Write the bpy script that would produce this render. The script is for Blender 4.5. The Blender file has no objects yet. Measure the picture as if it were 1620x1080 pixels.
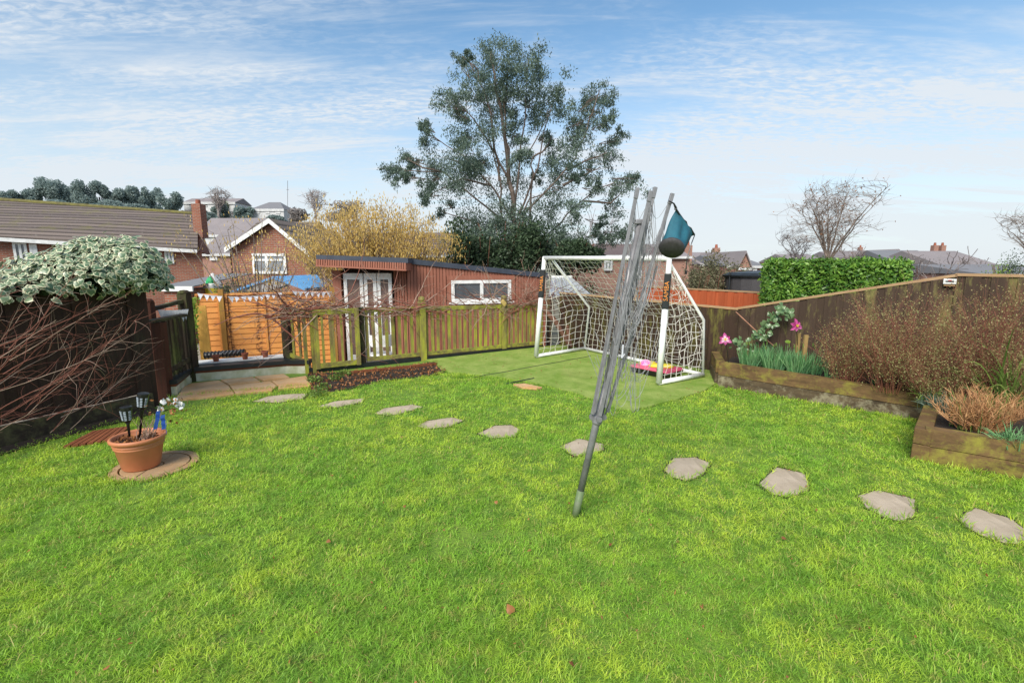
import bpy, math, random
import numpy as np
from mathutils import Vector, Matrix

random.seed(7); rng = np.random.default_rng(7)
scene = bpy.context.scene
COL = scene.collection
R = math.radians

# ------------------------------------------------------------------ camera
CAM_H = 1.70; FPX = 765.0; TH = math.atan(122.0 / FPX)
ST, CT = math.sin(TH), math.cos(TH)
def ray(px, py):
    u = (px - 810.0) / FPX; v = (540.0 - py) / FPX
    return Vector((u, CT + v * ST, -ST + v * CT))
def at(px, py, Y):
    d = ray(px, py); t = Y / d.y
    return Vector((d.x * t, Y, CAM_H + d.z * t))
def gp(px, py, z=0.0):
    d = ray(px, py); t = (z - CAM_H) / d.z
    return Vector((d.x * t, d.y * t, z))

cam_d = bpy.data.cameras.new('camera'); cam = bpy.data.objects.new('camera', cam_d); COL.objects.link(cam)
cam.location = (0, 0, CAM_H); cam.rotation_euler = (math.pi / 2 - TH, 0, 0)
cam_d.sensor_width = 36; cam_d.lens = 36 * FPX / 1620; cam_d.clip_end = 3000; cam_d.clip_start = 0.05
scene.camera = cam

# ------------------------------------------------------------------ mesh builder
ORG = {}
def tag(o, label=None, cat=None, group=None, kind=None):
    if label: o['label'] = label
    if cat: o['category'] = cat
    if group: o['group'] = group
    if kind: o['kind'] = kind
    return o
def empty(name, loc, label, cat, group=None):
    o = bpy.data.objects.new(name, None); COL.objects.link(o); o.location = loc
    o.empty_display_size = 0.1; ORG[o.name] = Vector(loc)
    return tag(o, label, cat, group)
def link_mesh(name, me, mat, parent, org, smooth):
    o = bpy.data.objects.new(name, me); COL.objects.link(o)
    if mat: me.materials.append(mat)
    if parent is not None:
        o.parent = parent; ORG[o.name] = ORG[parent.name]
        if parent.type == 'EMPTY': o.location = (0, 0, 0)
    else:
        o.location = org; ORG[o.name] = Vector(org)
    if smooth:
        me.polygons.foreach_set('use_smooth', [True] * len(me.polygons))
    return o
class MB:
    def __init__(s): s.v = []; s.f = []; s.r = []
    def add(s, vs, fs, r=None):
        b = len(s.v); s.v += [tuple(p) for p in vs]
        if r is None: r = random.random()
        for f in fs: s.f.append(tuple(i + b for i in f)); s.r.append(r)
        return s
    def quad(s, a, b, c, d, r=None): return s.add([a, b, c, d], [(0, 1, 2, 3)], r)
    def box(s, o, U, V, W, r=None):
        o, U, V, W = Vector(o), Vector(U), Vector(V), Vector(W)
        if U.cross(V).dot(W) < 0: U, V = V, U
        vs = [o, o + U, o + U + V, o + V, o + W, o + U + W, o + U + V + W, o + V + W]
        return s.add(vs, [(3, 2, 1, 0), (4, 5, 6, 7), (0, 1, 5, 4), (1, 2, 6, 5), (2, 3, 7, 6), (3, 0, 4, 7)], r)
    def cbox(s, c, U, V, W, r=None):
        c, U, V, W = Vector(c), Vector(U), Vector(V), Vector(W)
        return s.box(c - U / 2 - V / 2 - W / 2, U, V, W, r)
    def beam(s, p0, p1, w, h, up=(0, 0, 1), r=None):
        p0, p1 = Vector(p0), Vector(p1); d = p1 - p0; up = Vector(up)
        sd = d.cross(up)
        if sd.length < 1e-6: sd = d.cross(Vector((1, 0, 0)))
        sd.normalize(); u2 = sd.cross(d).normalized()
        return s.box(p0 - sd * w / 2 - u2 * h / 2, d, sd * w, u2 * h, r)
    def prism(s, poly, W, r=None):
        n = len(poly); P = [Vector(p) for p in poly]; W = Vector(W)
        nr = Vector((0, 0, 0))
        for i in range(n): nr += P[i].cross(P[(i + 1) % n])
        if nr.dot(W) > 0: P.reverse()
        vs = P + [p + W for p in P]
        fs = [tuple(range(n)), tuple(range(2 * n - 1, n - 1, -1))]
        fs = [tuple(range(n)), tuple(reversed(range(n, 2 * n)))]
        for i in range(n):
            j = (i + 1) % n; fs.append((j, i, i + n, j + n))
        return s.add(vs, fs, r)
    def tube(s, pts, rad, sides=5, r=None, cap=True):
        pts = [Vector(p) for p in pts]; n = len(pts)
        if not hasattr(rad, '__len__'): rad = [rad] * n
        vs = []; prev = None
        for i, p in enumerate(pts):
            d = (pts[min(i + 1, n - 1)] - pts[max(i - 1, 0)])
            if d.length < 1e-9: d = Vector((0, 0, 1))
            d.normalize()
            if prev is None:
                a = d.cross(Vector((0.3, 0.2, 1)) if abs(d.z) < .9 else Vector((1, 0, 0)))
            else:
                a = prev - d * prev.dot(d)
                if a.length < 1e-6: a = d.cross(Vector((1, .1, .2)))
            a.normalize(); prev = a; b = d.cross(a)
            for k in range(sides):
                t = 2 * math.pi * k / sides
                vs.append(p + (a * math.cos(t) + b * math.sin(t)) * rad[i])
        fs = []
        for i in range(n - 1):
            for k in range(sides):
                k2 = (k + 1) % sides
                fs.append((i * sides + k, i * sides + k2, (i + 1) * sides + k2, (i + 1) * sides + k))
        if cap:
            fs.append(tuple(reversed(range(sides)))); fs.append(tuple(range((n - 1) * sides, n * sides)))
        return s.add(vs, fs, r)
    def lathe(s, c, prof, sides=32, r=None, sx=1, sy=1, axis=None):
        c = Vector(c); vs = []; n = len(prof)
        M = Matrix.Identity(3) if axis is None else Vector((0, 0, 1)).rotation_difference(Vector(axis)).to_matrix()
        for (rr, z) in prof:
            for k in range(sides):
                t = 2 * math.pi * k / sides
                vs.append(c + M @ Vector((rr * sx * math.cos(t), rr * sy * math.sin(t), z)))
        fs = []
        for i in range(n - 1):
            for k in range(sides):
                k2 = (k + 1) % sides
                fs.append((i * sides + k, i * sides + k2, (i + 1) * sides + k2, (i + 1) * sides + k))
        if prof[0][0] > 1e-5: fs.append(tuple(reversed(range(sides))))
        if prof[-1][0] > 1e-5: fs.append(tuple(range((n - 1) * sides, n * sides)))
        return s.add(vs, fs, r)
    def build(s, name, mat, parent=None, smooth=False, bevel=0):
        V = np.array(s.v, dtype=np.float64)
        if parent is not None: org = ORG[parent.name]
        else:
            mn, mx = V.min(0), V.max(0); org = Vector(((mn[0] + mx[0]) / 2, (mn[1] + mx[1]) / 2, mn[2]))
        me = bpy.data.meshes.new(name)
        me.from_pydata([tuple(p) for p in (V - np.array(org))], [], s.f)
        a = me.attributes.new('rnd', 'FLOAT', 'FACE'); a.data.foreach_set('value', s.r)
        uv = me.uv_layers.new(name='UVMap'); uvs = []
        for p in me.polygons:
            n = p.normal
            if abs(n.z) > .92: t = Vector((1, 0, 0)); w = Vector((0, 1, 0))
            else:
                t = Vector((0, 0, 1)).cross(n).normalized(); w = n.cross(t).normalized()
            for vi in p.vertices:
                q = Vector(V[vi]); uvs += [q.dot(t), q.dot(w)]
        uv.data.foreach_set('uv', uvs)
        o = link_mesh(name, me, mat, parent, org, smooth)
        if bevel:
            m = o.modifiers.new('bevel', 'BEVEL'); m.width = bevel; m.segments = 2; m.limit_method = 'ANGLE'
        return o
def np_mesh(name, V, faces, mat, parent=None, rnd=None, pattr=None):
    """V (N,3); faces: list of (M,k) arrays; rnd: values per face (concatenated)"""
    V = np.asarray(V, dtype=np.float64)
    if parent is not None: org = ORG[parent.name]
    else:
        mn, mx = V.min(0), V.max(0); org = Vector(((mn[0] + mx[0]) / 2, (mn[1] + mx[1]) / 2, mn[2]))
    V = (V - np.array(org)).astype(np.float32)
    me = bpy.data.meshes.new(name)
    tot = np.concatenate([np.full(len(f), f.shape[1]) for f in faces]); idx = np.concatenate([f.ravel() for f in faces])
    me.vertices.add(len(V)); me.vertices.foreach_set('co', V.ravel())
    me.loops.add(len(idx)); me.loops.foreach_set('vertex_index', idx.astype(np.int32))
    me.polygons.add(len(tot))
    me.polygons.foreach_set('loop_start', np.concatenate([[0], np.cumsum(tot)[:-1]]).astype(np.int32))
    me.update(calc_edges=True)
    if rnd is not None:
        a = me.attributes.new('rnd', 'FLOAT', 'FACE'); a.data.foreach_set('value', np.asarray(rnd, dtype=np.float32))
    if pattr is not None:
        a = me.attributes.new('edge', 'FLOAT', 'POINT'); a.data.foreach_set('value', np.asarray(pattr, dtype=np.float32))
    return link_mesh(name, me, mat, parent, org, False)
def unit(a): return a / np.maximum(np.linalg.norm(a, axis=1, keepdims=True), 1e-9)
def leaves(name, C, L, W, mat, parent=None, up=None, nrm=None, rnd=None):
    """diamond leaves, C centres (N,3), L,W scalars or arrays; up = preferred long direction"""
    C = np.asarray(C); N = len(C)
    d = unit(rng.normal(size=(N, 3))) if up is None else unit(np.asarray(up) + rng.normal(size=(N, 3)) * .35)
    n = rng.normal(size=(N, 3)) if nrm is None else np.asarray(nrm) + rng.normal(size=(N, 3)) * .5
    sd = unit(np.cross(d, n)); L = np.broadcast_to(L, (N,))[:, None]; W = np.broadcast_to(W, (N,))[:, None]
    V = np.stack([C - d * L / 2, C + sd * W / 2 - d * L * .05, C + d * L / 2, C - sd * W / 2 - d * L * .05], 1).reshape(-1, 3)
    F = np.arange(N * 4).reshape(N, 4)
    if rnd is None: rnd = rng.random(N)
    return np_mesh(name, V, [F], mat, parent, rnd)
def broad_leaves(name, C, size, nrm, mat, parent=None, droop=(0, 0, -1)):
    """heart shaped leaves with an 'edge' attribute (0 centre, 1 rim)"""
    C = np.asarray(C); N = len(C); n = unit(np.asarray(nrm))
    d = np.asarray(droop) + rng.normal(size=(N, 3)) * .5; d = d - n * (d * n).sum(1, keepdims=True); d = unit(d); sd = np.cross(n, d)
    shp = np.array([(-.42, 0), (-.52, .30), (-.22, .50), (.12, .40), (.58, 0), (.12, -.40), (-.22, -.50), (-.52, -.30)])
    S = np.broadcast_to(size, (N,))[:, None, None]
    rim = C[:, None, :] + S * (shp[None, :, 0:1] * d[:, None, :] + shp[None, :, 1:2] * sd[:, None, :] - n[:, None, :] * .10)
    V = np.concatenate([C[:, None, :], C[:, None, :] * .45 + rim * .55 + n[:, None, :] * S * .015, rim], 1).reshape(-1, 3)
    b = (np.arange(N) * 17)[:, None]; k = np.arange(8); k2 = (k + 1) % 8
    T = np.stack([np.zeros(8, int), 1 + k, 1 + k2], 1)[None] + b[:, :, None]; T = T.reshape(-1, 3)
    Q = np.stack([1 + k, 9 + k, 9 + k2, 1 + k2], 1)[None] + b[:, :, None]; Q = Q.reshape(-1, 4)
    r = rng.random(N); e = np.tile(np.concatenate([np.zeros(9), np.ones(8)]), N)
    return np_mesh(name, V, [T, Q], mat, parent, np.concatenate([np.repeat(r, 8), np.repeat(r, 8)]), e)
def in_poly(x, y, poly):
    c = np.zeros(len(x), bool); n = len(poly)
    for i in range(n):
        x1, y1 = poly[i][0], poly[i][1]; x2, y2 = poly[(i + 1) % n][0], poly[(i + 1) % n][1]
        if y1 == y2: continue
        k = ((y1 > y) != (y2 > y)) & (x < (x2 - x1) * (y - y1) / (y2 - y1) + x1); c ^= k
    return c
def blob(c, rx, ry, rz, n, shell=.5):
    d = unit(rng.normal(size=(n, 3))); q = rng.random(n) ** (1 / 3); q = shell + (1 - shell) * q if shell < 1 else np.ones(n)
    q = np.where(rng.random(n) < .7, q, rng.random(n) ** .5)
    return np.array(c)[None] + d * q[:, None] * np.array([rx, ry, rz])[None]

# ------------------------------------------------------------------ materials
class NT:
    def __init__(s, name):
        s.m = bpy.data.materials.new(name); s.m.use_nodes = True; s.t = s.m.node_tree; s.n = s.t.nodes
        s.b = s.n['Principled BSDF']; s.out = s.n['Material Output']
    def nd(s, typ, **k):
        x = s.n.new(typ)
        for a, b in k.items(): setattr(x, a, b)
        return x
    def ln(s, a, b): s.t.links.new(a, b)
    def mix(s, fac, a, b, mode='MIX'):
        x = s.nd('ShaderNodeMix', data_type='RGBA', blend_type=mode)
        for sock, v in ((x.inputs[0], fac), (x.inputs[6], a), (x.inputs[7], b)):
            if hasattr(v, 'links'): s.ln(v, sock)
            elif hasattr(v, '__len__'): sock.default_value = (*v[:3], 1)
            else: sock.default_value = v
        return x.outputs[2]
    def ramp(s, v, lo, hi, a=0., b=1.):
        x = s.nd('ShaderNodeMapRange'); s.ln(v, x.inputs[0])
        x.inputs[1].default_value = lo; x.inputs[2].default_value = hi; x.inputs[3].default_value = a; x.inputs[4].default_value = b
        return x.outputs[0]
    def coord(s, sc=(1, 1, 1), kind='Object'):
        tc = s.nd('ShaderNodeTexCoord'); mp = s.nd('ShaderNodeMapping'); mp.inputs[3].default_value = sc
        s.ln(tc.outputs[kind], mp.inputs[0]); return mp.outputs[0]
    def noise(s, co, scale=5, detail=4, rough=.6):
        x = s.nd('ShaderNodeTexNoise'); x.inputs['Scale'].default_value = scale; x.inputs['Detail'].default_value = detail
        x.inputs['Roughness'].default_value = rough; s.ln(co, x.inputs['Vector']); return x.outputs[0]
    def rnd(s):
        a = s.nd('ShaderNodeAttribute', attribute_name='rnd'); return a.outputs['Fac']
    def bump(s, h, strength=.3, dist=.01):
        x = s.nd('ShaderNodeBump'); x.inputs['Strength'].default_value = strength; x.inputs['Distance'].default_value = dist
        s.ln(h, x.inputs['Height']); s.ln(x.outputs[0], s.b.inputs['Normal'])
    def col(s, v):
        if hasattr(v, 'links'): s.ln(v, s.b.inputs['Base Color'])
        else: s.b.inputs['Base Color'].default_value = (*v, 1)
def plain(name, c, rough=.6, var=.25, scale=8, metal=0, bump=.15, c2=None, rv=.3, spec=.5):
    m = NT(name); co = m.coord(); nz = m.noise(co, scale, 6)
    c2 = c2 or tuple(x * (1 - var) * .8 for x in c)
    k = m.mix(m.ramp(nz, .35, .65), c, c2)
    k = m.mix(m.ramp(m.rnd(), 0, 1, 0, rv), k, tuple(x * .6 for x in c))
    m.col(k); m.b.inputs['Roughness'].default_value = rough; m.b.inputs['Metallic'].default_value = metal
    m.b.inputs['Specular IOR Level'].default_value = spec
    if bump: m.bump(m.noise(co, scale * 8, 4), bump, .004)
    return m.m
def wood(name, c, c2, moss=None, moss_amt=.5, axis='z', rough=.75, fine=30, rv=.5, moss_low=None):
    m = NT(name); st = {'z': (1, 1, .06), 'x': (.06, 1, 1), 'y': (1, .06, 1), 'h': (.25, .25, 1)}[axis]
    co = m.coord(st); co2 = m.coord()
    g = m.noise(co, fine, 6, .65)
    k = m.mix(m.ramp(g, .3, .7), c, c2)
    k = m.mix(m.ramp(m.rnd(), 0, 1, 0, rv), k, tuple(x * .55 for x in c))
    if moss:
        mz = m.noise(m.coord((1, 1, .28) if axis == 'z' else (1, 1, 1)), 5.5, 8, .72); k = m.mix(m.ramp(mz, .60 - moss_amt * .25, .80 - moss_amt * .25, 0, .85), k, moss)
    m.col(k); m.b.inputs['Roughness'].default_value = rough; m.b.inputs['Specular IOR Level'].default_value = .25
    m.bump(g, .5, .006); return m.m
def leafm(name, dark, light, trans=.25, third=None, rough=.5, edge=None, spec=.3, nscale=.6):
    m = NT(name); k = m.mix(m.rnd(), dark, light)
    nz = m.noise(m.coord(), nscale, 3)
    k = m.mix(m.ramp(nz, .4, .65, 0, .6), k, third or tuple(x * .55 for x in dark))
    if edge:
        a = m.nd('ShaderNodeAttribute', attribute_name='edge')
        j = m.nd('ShaderNodeMath', operation='MULTIPLY'); m.ln(a.outputs['Fac'], j.inputs[0])
        n2 = m.noise(m.coord(), 26, 3); m.ln(m.ramp(n2, .38, .6, .15, 1.3), j.inputs[1])
        k = m.mix(m.ramp(j.outputs[0], .15, .6), k, edge)
    m.col(k); m.b.inputs['Roughness'].default_value = rough; m.b.inputs['Specular IOR Level'].default_value = spec
    tr = m.nd('ShaderNodeBsdfTranslucent'); m.ln(k, tr.inputs[0]); ms = m.nd('ShaderNodeMixShader'); ms.inputs[0].default_value = trans
    m.ln(m.b.outputs[0], ms.inputs[1]); m.ln(tr.outputs[0], ms.inputs[2]); m.ln(ms.outputs[0], m.out.inputs[0])
    return m.m
def brickm(name, c1, c2, mortar, sw=.225, sh=.075, ms=.012, bump=.3):
    m = NT(name); co = m.coord(kind='UV'); b = m.nd('ShaderNodeTexBrick'); m.ln(co, b.inputs['Vector'])
    b.inputs['Scale'].default_value = 1; b.inputs['Brick Width'].default_value = sw; b.inputs['Row Height'].default_value = sh
    b.inputs['Mortar Size'].default_value = ms; b.inputs['Color1'].default_value = (*c1, 1); b.inputs['Color2'].default_value = (*c2, 1); b.inputs['Mortar'].default_value = (*mortar, 1)
    k = m.mix(m.ramp(m.noise(m.coord(), 1.2, 6), .35, .7, 0, .5), b.outputs[0], tuple(x * .45 for x in c1))
    m.col(k); m.b.inputs['Roughness'].default_value = .85; m.b.inputs['Specular IOR Level'].default_value = .2
    m.bump(m.ramp(b.outputs['Fac'], 0, 1, 1, 0), bump, .01); return m.m
def tilem(name, c1, c2, moss, moss_amt=.5, sh=.40, sw=60):
    m = NT(name); co = m.coord(kind='UV'); b = m.nd('ShaderNodeTexBrick'); m.ln(co, b.inputs['Vector'])
    b.inputs['Scale'].default_value = 1; b.inputs['Brick Width'].default_value = sw; b.inputs['Row Height'].default_value = sh
    b.inputs['Mortar Size'].default_value = .008; b.inputs['Color1'].default_value = (*c1, 1); b.inputs['Color2'].default_value = (*c2, 1)
    b.inputs['Mortar'].default_value = (.012, .01, .009, 1)
    sp = m.nd('ShaderNodeSeparateXYZ'); m.ln(co, sp.inputs[0])
    fr = m.nd('ShaderNodeMath', operation='FRACT'); dv = m.nd('ShaderNodeMath', operation='DIVIDE'); m.ln(sp.outputs[1], dv.inputs[0]); dv.inputs[1].default_value = sh
    m.ln(dv.outputs[0], fr.inputs[0])
    k = m.mix(m.ramp(fr.outputs[0], .0, .45, .9, 0), b.outputs[0], (.012, .01, .01))
    k = m.mix(m.ramp(m.noise(m.coord(), 1.3, 8, .75), .62 - moss_amt * .2, .72, 0, .75), k, moss)
    k = m.mix(m.ramp(m.noise(m.coord(), 9, 4, .7), .58, .75, 0, .5), k, (.32, .3, .26))
    m.col(k); m.b.inputs['Roughness'].default_value = .85; m.b.inputs['Specular IOR Level'].default_value = .2
    m.bump(m.ramp(fr.outputs[0], 0, 1, 1, 0), .6, .02); return m.m
def glassm(name, c=(.04, .045, .05)):
    m = NT(name); co = m.coord(); m.col(m.mix(m.noise(co, 2.2, 3), c, tuple(x * 3.5 for x in c)))
    m.b.inputs['Roughness'].default_value = .06; m.b.inputs['Specular IOR Level'].default_value = .9; return m.m

M = {}
M['white_pvc'] = plain('white_pvc', (.86, .86, .84), .35, .06, 6, bump=.03, rv=.05)
M['white_board'] = plain('white_board', (.72, .72, .70), .5, .1, 6, rv=.1)
M['white_render'] = plain('white_render', (.62, .60, .48), .85, .4, 5, c2=(.33, .34, .16), rv=.1, bump=.3)
M['black_trim'] = plain('black_trim', (.018, .022, .024), .45, .3, 9)
M['black_plastic'] = plain('black_plastic', (.015, .015, .016), .35, .2, 9, bump=.05)
M['grey_fascia'] = plain('grey_fascia', (.05, .06, .085), .45, .15, 5, rv=.05)
M['alloy'] = plain('alloy', (.27, .265, .28), .42, .2, 14, metal=.25, bump=.05, rv=.35)
M['alloy_mossy'] = plain('alloy_mossy', (.17, .20, .13), .6, .3, 14, c2=(.10, .17, .05))
M['cord'] = plain('cord', (.36, .36, .375), .55, .2, 20, bump=0)
M['teal'] = plain('teal_nylon', (.012, .115, .16), .7, .3, 16, c2=(.008, .07, .11), bump=.3)
M['mesh_black'] = plain('black_mesh', (.06, .055, .058), .7, .3, 60, bump=.4)
M['net'] = plain('net_cord', (.86, .82, .74), .8, .15, 20, bump=0, rv=.2)
M['terracotta'] = plain('terracotta', (.52, .20, .095), .5, .2, 4, c2=(.46, .16, .07), rv=.05, bump=.08)
M['terracotta_old'] = plain('terracotta_dark', (.36, .10, .05), .7, .3, 10)
M['soil'] = plain('soil', (.035, .022, .014), .95, .5, 30, bump=1)
M['slab'] = None
M['stone'] = None
def stonem(name, c, c2, c3, sc=3):
    m = NT(name); co = m.coord(); a = m.noise(co, sc, 8, .7)
    cs = m.coord((1, .2, 1)); g = m.noise(cs, 16, 5, .6)
    k = m.mix(m.ramp(a, .35, .65), c, c2); k = m.mix(m.ramp(g, .5, .72, 0, .5), k, c3)
    k = m.mix(m.ramp(m.rnd(), 0, 1, 0, .25), k, c2); m.col(k)
    m.b.inputs['Roughness'].default_value = .8; m.b.inputs['Specular IOR Level'].default_value = .3; m.bump(m.noise(co, 22, 6), .45, .008); return m.m
M['slab'] = stonem('sandstone_slab', (.60, .42, .25), (.52, .27, .10), (.38, .30, .20), 2.2)
M['stone'] = stonem('stepping_stone', (.50, .41, .31), (.36, .29, .21), (.20, .16, .11), 4)
M['circle'] = stonem('circle_stone', (.42, .29, .16), (.34, .20, .10), (.24, .2, .14), 6)
M['dark_fence'] = wood('dark_stained_wood', (.06, .030, .023), (.022, .013, .011), (.05, .05, .03), .25, rv=.5)
M['dark_fence_base'] = wood('mossy_gravel_board', (.06, .042, .03), (.02, .016, .012), (.13, .12, .055), .55, axis='y')
M['rail_brown'] = wood('brown_rail_wood', (.11, .035, .02), (.05, .02, .013), (.06, .06, .03), .1)
M['rail_dark'] = wood('dark_green_post_wood', (.05, .034, .02), (.025, .018, .013), (.10, .13, .03), .45)
M['moss_wood'] = wood('mossy_picket_wood', (.30, .25, .09), (.15, .11, .05), (.42, .43, .045), .7, rv=.7)
M['moss_rail'] = wood('mossy_rail_wood', (.27, .23, .08), (.12, .09, .045), (.42, .43, .04), .68, axis='h', rv=.5)
M['orange_wood'] = wood('orange_lap_wood', (.62, .24, .045), (.48, .16, .03), None, axis='h', rv=.35, fine=16)
m = NT('orange_lap_wood'); co = m.coord((.25, .25, 1)); g_ = m.noise(co, 16, 6, .65)
k = m.mix(m.ramp(g_, .3, .7), (.76, .35, .085), (.60, .22, .05)); k = m.mix(m.ramp(m.rnd(), 0, 1, 0, .35), k, (.42, .15, .03))
uvc = m.coord(kind='UV'); sx = m.nd('ShaderNodeSeparateXYZ'); m.ln(uvc, sx.inputs[0])
def mth(op, a, b):
    x = m.nd('ShaderNodeMath', operation=op)
    for i_, v_ in enumerate((a, b)):
        if hasattr(v_, 'links'): m.ln(v_, x.inputs[i_])
        else: x.inputs[i_].default_value = v_
    return x.outputs[0]
fr_ = mth('ABSOLUTE', mth('SUBTRACT', mth('FRACT', mth('DIVIDE', sx.outputs[0], .47), 0), .5), 0)
near_ = m.ramp(fr_, .05, .16, 1, 0); spk = m.ramp(m.noise(m.coord((1, 1, 1.2)), 17, 4, .7), .46, .55)
k = m.mix(mth('MULTIPLY', near_, mth('MULTIPLY', spk, .95)), k, (.10, .032, .010))
m.col(k); m.b.inputs['Roughness'].default_value = .7; m.bump(g_, .4, .005); M['orange_wood'] = m.m
M['orange_post'] = wood('orange_post_wood', (.42, .22, .05), (.30, .15, .04), (.24, .22, .05), .35)
M['yellow_board'] = wood('yellow_board_wood', (.62, .35, .08), (.5, .26, .06))
M['red_wood'] = wood('red_fence_wood', (.46, .11, .04), (.32, .065, .022), None, rv=.5)
M['cap_wood'] = wood('pale_cap_wood', (.45, .30, .17), (.34, .2, .1), None, axis='h')
M['cladding'] = wood('redwood_cladding', (.37, .15, .10), (.26, .095, .06), None, rv=.3, rough=.6)
M['back_fence'] = wood('brown_fence_wood', (.075, .043, .028), (.028, .017, .012), (.21, .20, .04), .36, rv=.85, fine=22)
M['right_fence'] = wood('weathered_fence_wood', (.095, .06, .040), (.03, .019, .014), (.26, .24, .07), .30, rv=.95, fine=22)
M['sleeper'] = wood('oak_sleeper', (.22, .13, .055), (.05, .03, .016), (.28, .26, .04), .50, axis='h', rv=.4, fine=14)
M['sleeper_low'] = wood('weathered_sleeper', (.13, .09, .05), (.04, .03, .02), (.40, .36, .24), .42, axis='h', rv=.3, fine=14)
M['rust_wood'] = wood('rust_board_wood', (.26, .085, .035), (.15, .05, .025), None, axis='h')
M['stake'] = wood('pale_stake_wood', (.38, .26, .10), (.26, .17, .07), (.24, .26, .06), .3)
M['bark'] = wood('grey_bark', (.20, .15, .125), (.10, .075, .06), None, fine=12)
M['bark_red'] = wood('red_brown_bark', (.20, .09, .055), (.09, .045, .03), None, fine=12)
M['twig_red'] = plain('red_twig', (.32, .11, .07), .7, .3, 10, c2=(.20, .065, .045), rv=.5, bump=0)
M['twig_pale'] = plain('pale_twig', (.45, .31, .24), .7, .3, 10, c2=(.28, .17, .12), rv=.6, bump=0)
M['twig_grey'] = plain('grey_twig', (.25, .195, .16), .8, .3, 10, c2=(.16, .12, .095), rv=.5, bump=0)
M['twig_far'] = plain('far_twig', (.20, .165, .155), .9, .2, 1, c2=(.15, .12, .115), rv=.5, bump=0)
M['far_bare'] = plain('far_bare_twig', (.34, .29, .27), .9, .2, 1, c2=(.28, .24, .23), rv=.4, bump=0)  # paler twig tone, distance haze put into the base colour
M['gum'] = leafm('grey_green_leaf', (.065, .105, .075), (.215, .285, .215), .35, third=(.055, .09, .065))
M['evergreen'] = leafm('evergreen_leaf', (.022, .042, .02), (.08, .125, .06), .2)
M['far_leaf'] = leafm('hazy_pine_leaf', (.22, .29, .27), (.32, .395, .37), .45, third=(.21, .27, .255), nscale=.12)  # aerial haze mixed into the leaf colour, lighter and greyer
M['far_brown'] = leafm('hazy_bare_leaf', (.28, .25, .235), (.38, .34, .32), .4, third=(.26, .235, .23))  # brown lightened in the base colour to stand for aerial haze
M['catkin'] = leafm('catkin_yellow', (.52, .33, .09), (.80, .60, .20), .35, third=(.5, .36, .13))
M['hedge'] = leafm('hedge_leaf', (.04, .14, .018), (.27, .46, .07), .25, third=(.025, .085, .015), rough=.35, nscale=4)
M['hedge_in'] = leafm('hedge_shade_leaf', (.012, .03, .008), (.02, .05, .01), .1)  # near-black copy of the hedge leaf, inner shade set as base colour
M['olive'] = leafm('olive_leaf', (.09, .09, .045), (.24, .23, .13), .25, third=(.14, .09, .06))
M['lime'] = leafm('lime_leaf', (.14, .26, .03), (.3, .42, .06), .35)
M['ivy'] = leafm('variegated_ivy_leaf', (.075, .15, .075), (.22, .30, .17), .12, third=(.05, .11, .055), rough=.35, edge=(.64, .63, .42), spec=.5, nscale=2)
M['ivy_in'] = leafm('ivy_shade_leaf', (.012, .028, .014), (.03, .05, .025), .1)  # dark copy of the ivy leaf, shade inside the dome painted in
M['camellia'] = leafm('glossy_shrub_leaf', (.05, .12, .04), (.19, .28, .13), .12, rough=.3, edge=(.14, .22, .09), spec=.5)
M['daff'] = leafm('bulb_leaf', (.09, .26, .08), (.30, .50, .23), .3, third=(.05, .17, .09), nscale=3)
M['strap'] = leafm('strap_leaf', (.12, .22, .04), (.32, .42, .10), .3, nscale=3)
M['spirea'] = leafm('small_tan_leaf', (.20, .22, .07), (.46, .44, .19), .3, third=(.24, .10, .06), nscale=3)
M['spirea_twig'] = plain('brown_twig', (.34, .125, .075), .8, .3, 10, c2=(.17, .065, .045), rv=.6, bump=0)
M['orange_twig'] = plain('orange_twig', (.60, .34, .15), .7, .3, 10, c2=(.38, .16, .07), rv=.6, bump=0)
M['dry_leaf'] = leafm('dry_leaf', (.20, .07, .025), (.45, .20, .07), .15, third=(.10, .045, .025), nscale=5)
M['ground'] = plain('ground_green', (.07, .09, .035), .95, .4, .35, c2=(.10, .085, .05), bump=0)
M['hill'] = plain('hillside', (.11, .12, .085), .95, .3, .05, c2=(.16, .145, .10), bump=0)
M['terrace'] = stonem('terrace_paving', (.33, .28, .22), (.26, .22, .17), (.18, .16, .13), 2)
M['brick'] = brickm('red_brick', (.36, .12, .07), (.25, .08, .05), (.30, .24, .19))
M['brick_far'] = brickm('hazy_brick', (.40, .19, .14), (.34, .16, .12), (.36, .27, .22))  # brick tones paled for distance, haze baked into the colour
M['tiles'] = tilem('brown_tiles', (.22, .175, .15), (.15, .12, .11), (.16, .15, .05), .5)
M['tiles2'] = tilem('purple_tiles', (.22, .16, .145), (.16, .12, .12), (.18, .15, .07), .3)
M['tiles_far'] = plain('hazy_roof', (.27, .235, .235), .9, .15, .5, c2=(.22, .195, .20), bump=0)  # roof tone lightened, haze painted in instead of a volume
M['tiles_far_dark'] = plain('hazy_slate_roof', (.18, .185, .20), .9, .15, .5, c2=(.20, .19, .20), bump=0)  # slate tone with distance haze mixed into the base colour
M['moss_ridge'] = plain('moss_ridge', (.22, .20, .055), .95, .4, 6, c2=(.12, .1, .05), bump=.5)
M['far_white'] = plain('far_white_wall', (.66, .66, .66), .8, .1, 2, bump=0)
M['glass'] = glassm('window_glass')
M['glass_door'] = glassm('door_glass', (.07, .05, .045))
M['glass_light'] = glassm('window_glass_light', (.10, .11, .12))
M['blue_tarp'] = plain('blue_tarp', (.10, .33, .68), .5, .3, 5, c2=(.16, .42, .75), bump=.4)
M['grey_tarp'] = plain('grey_tarp', (.42, .42, .43), .6, .2, 4)
M['green_plastic'] = plain('green_fabric', (.02, .36, .12), .6, .2, 4)
M['orange_plastic'] = plain('orange_paint', (.80, .28, .04), .5, .1, 4, bump=0)
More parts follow.
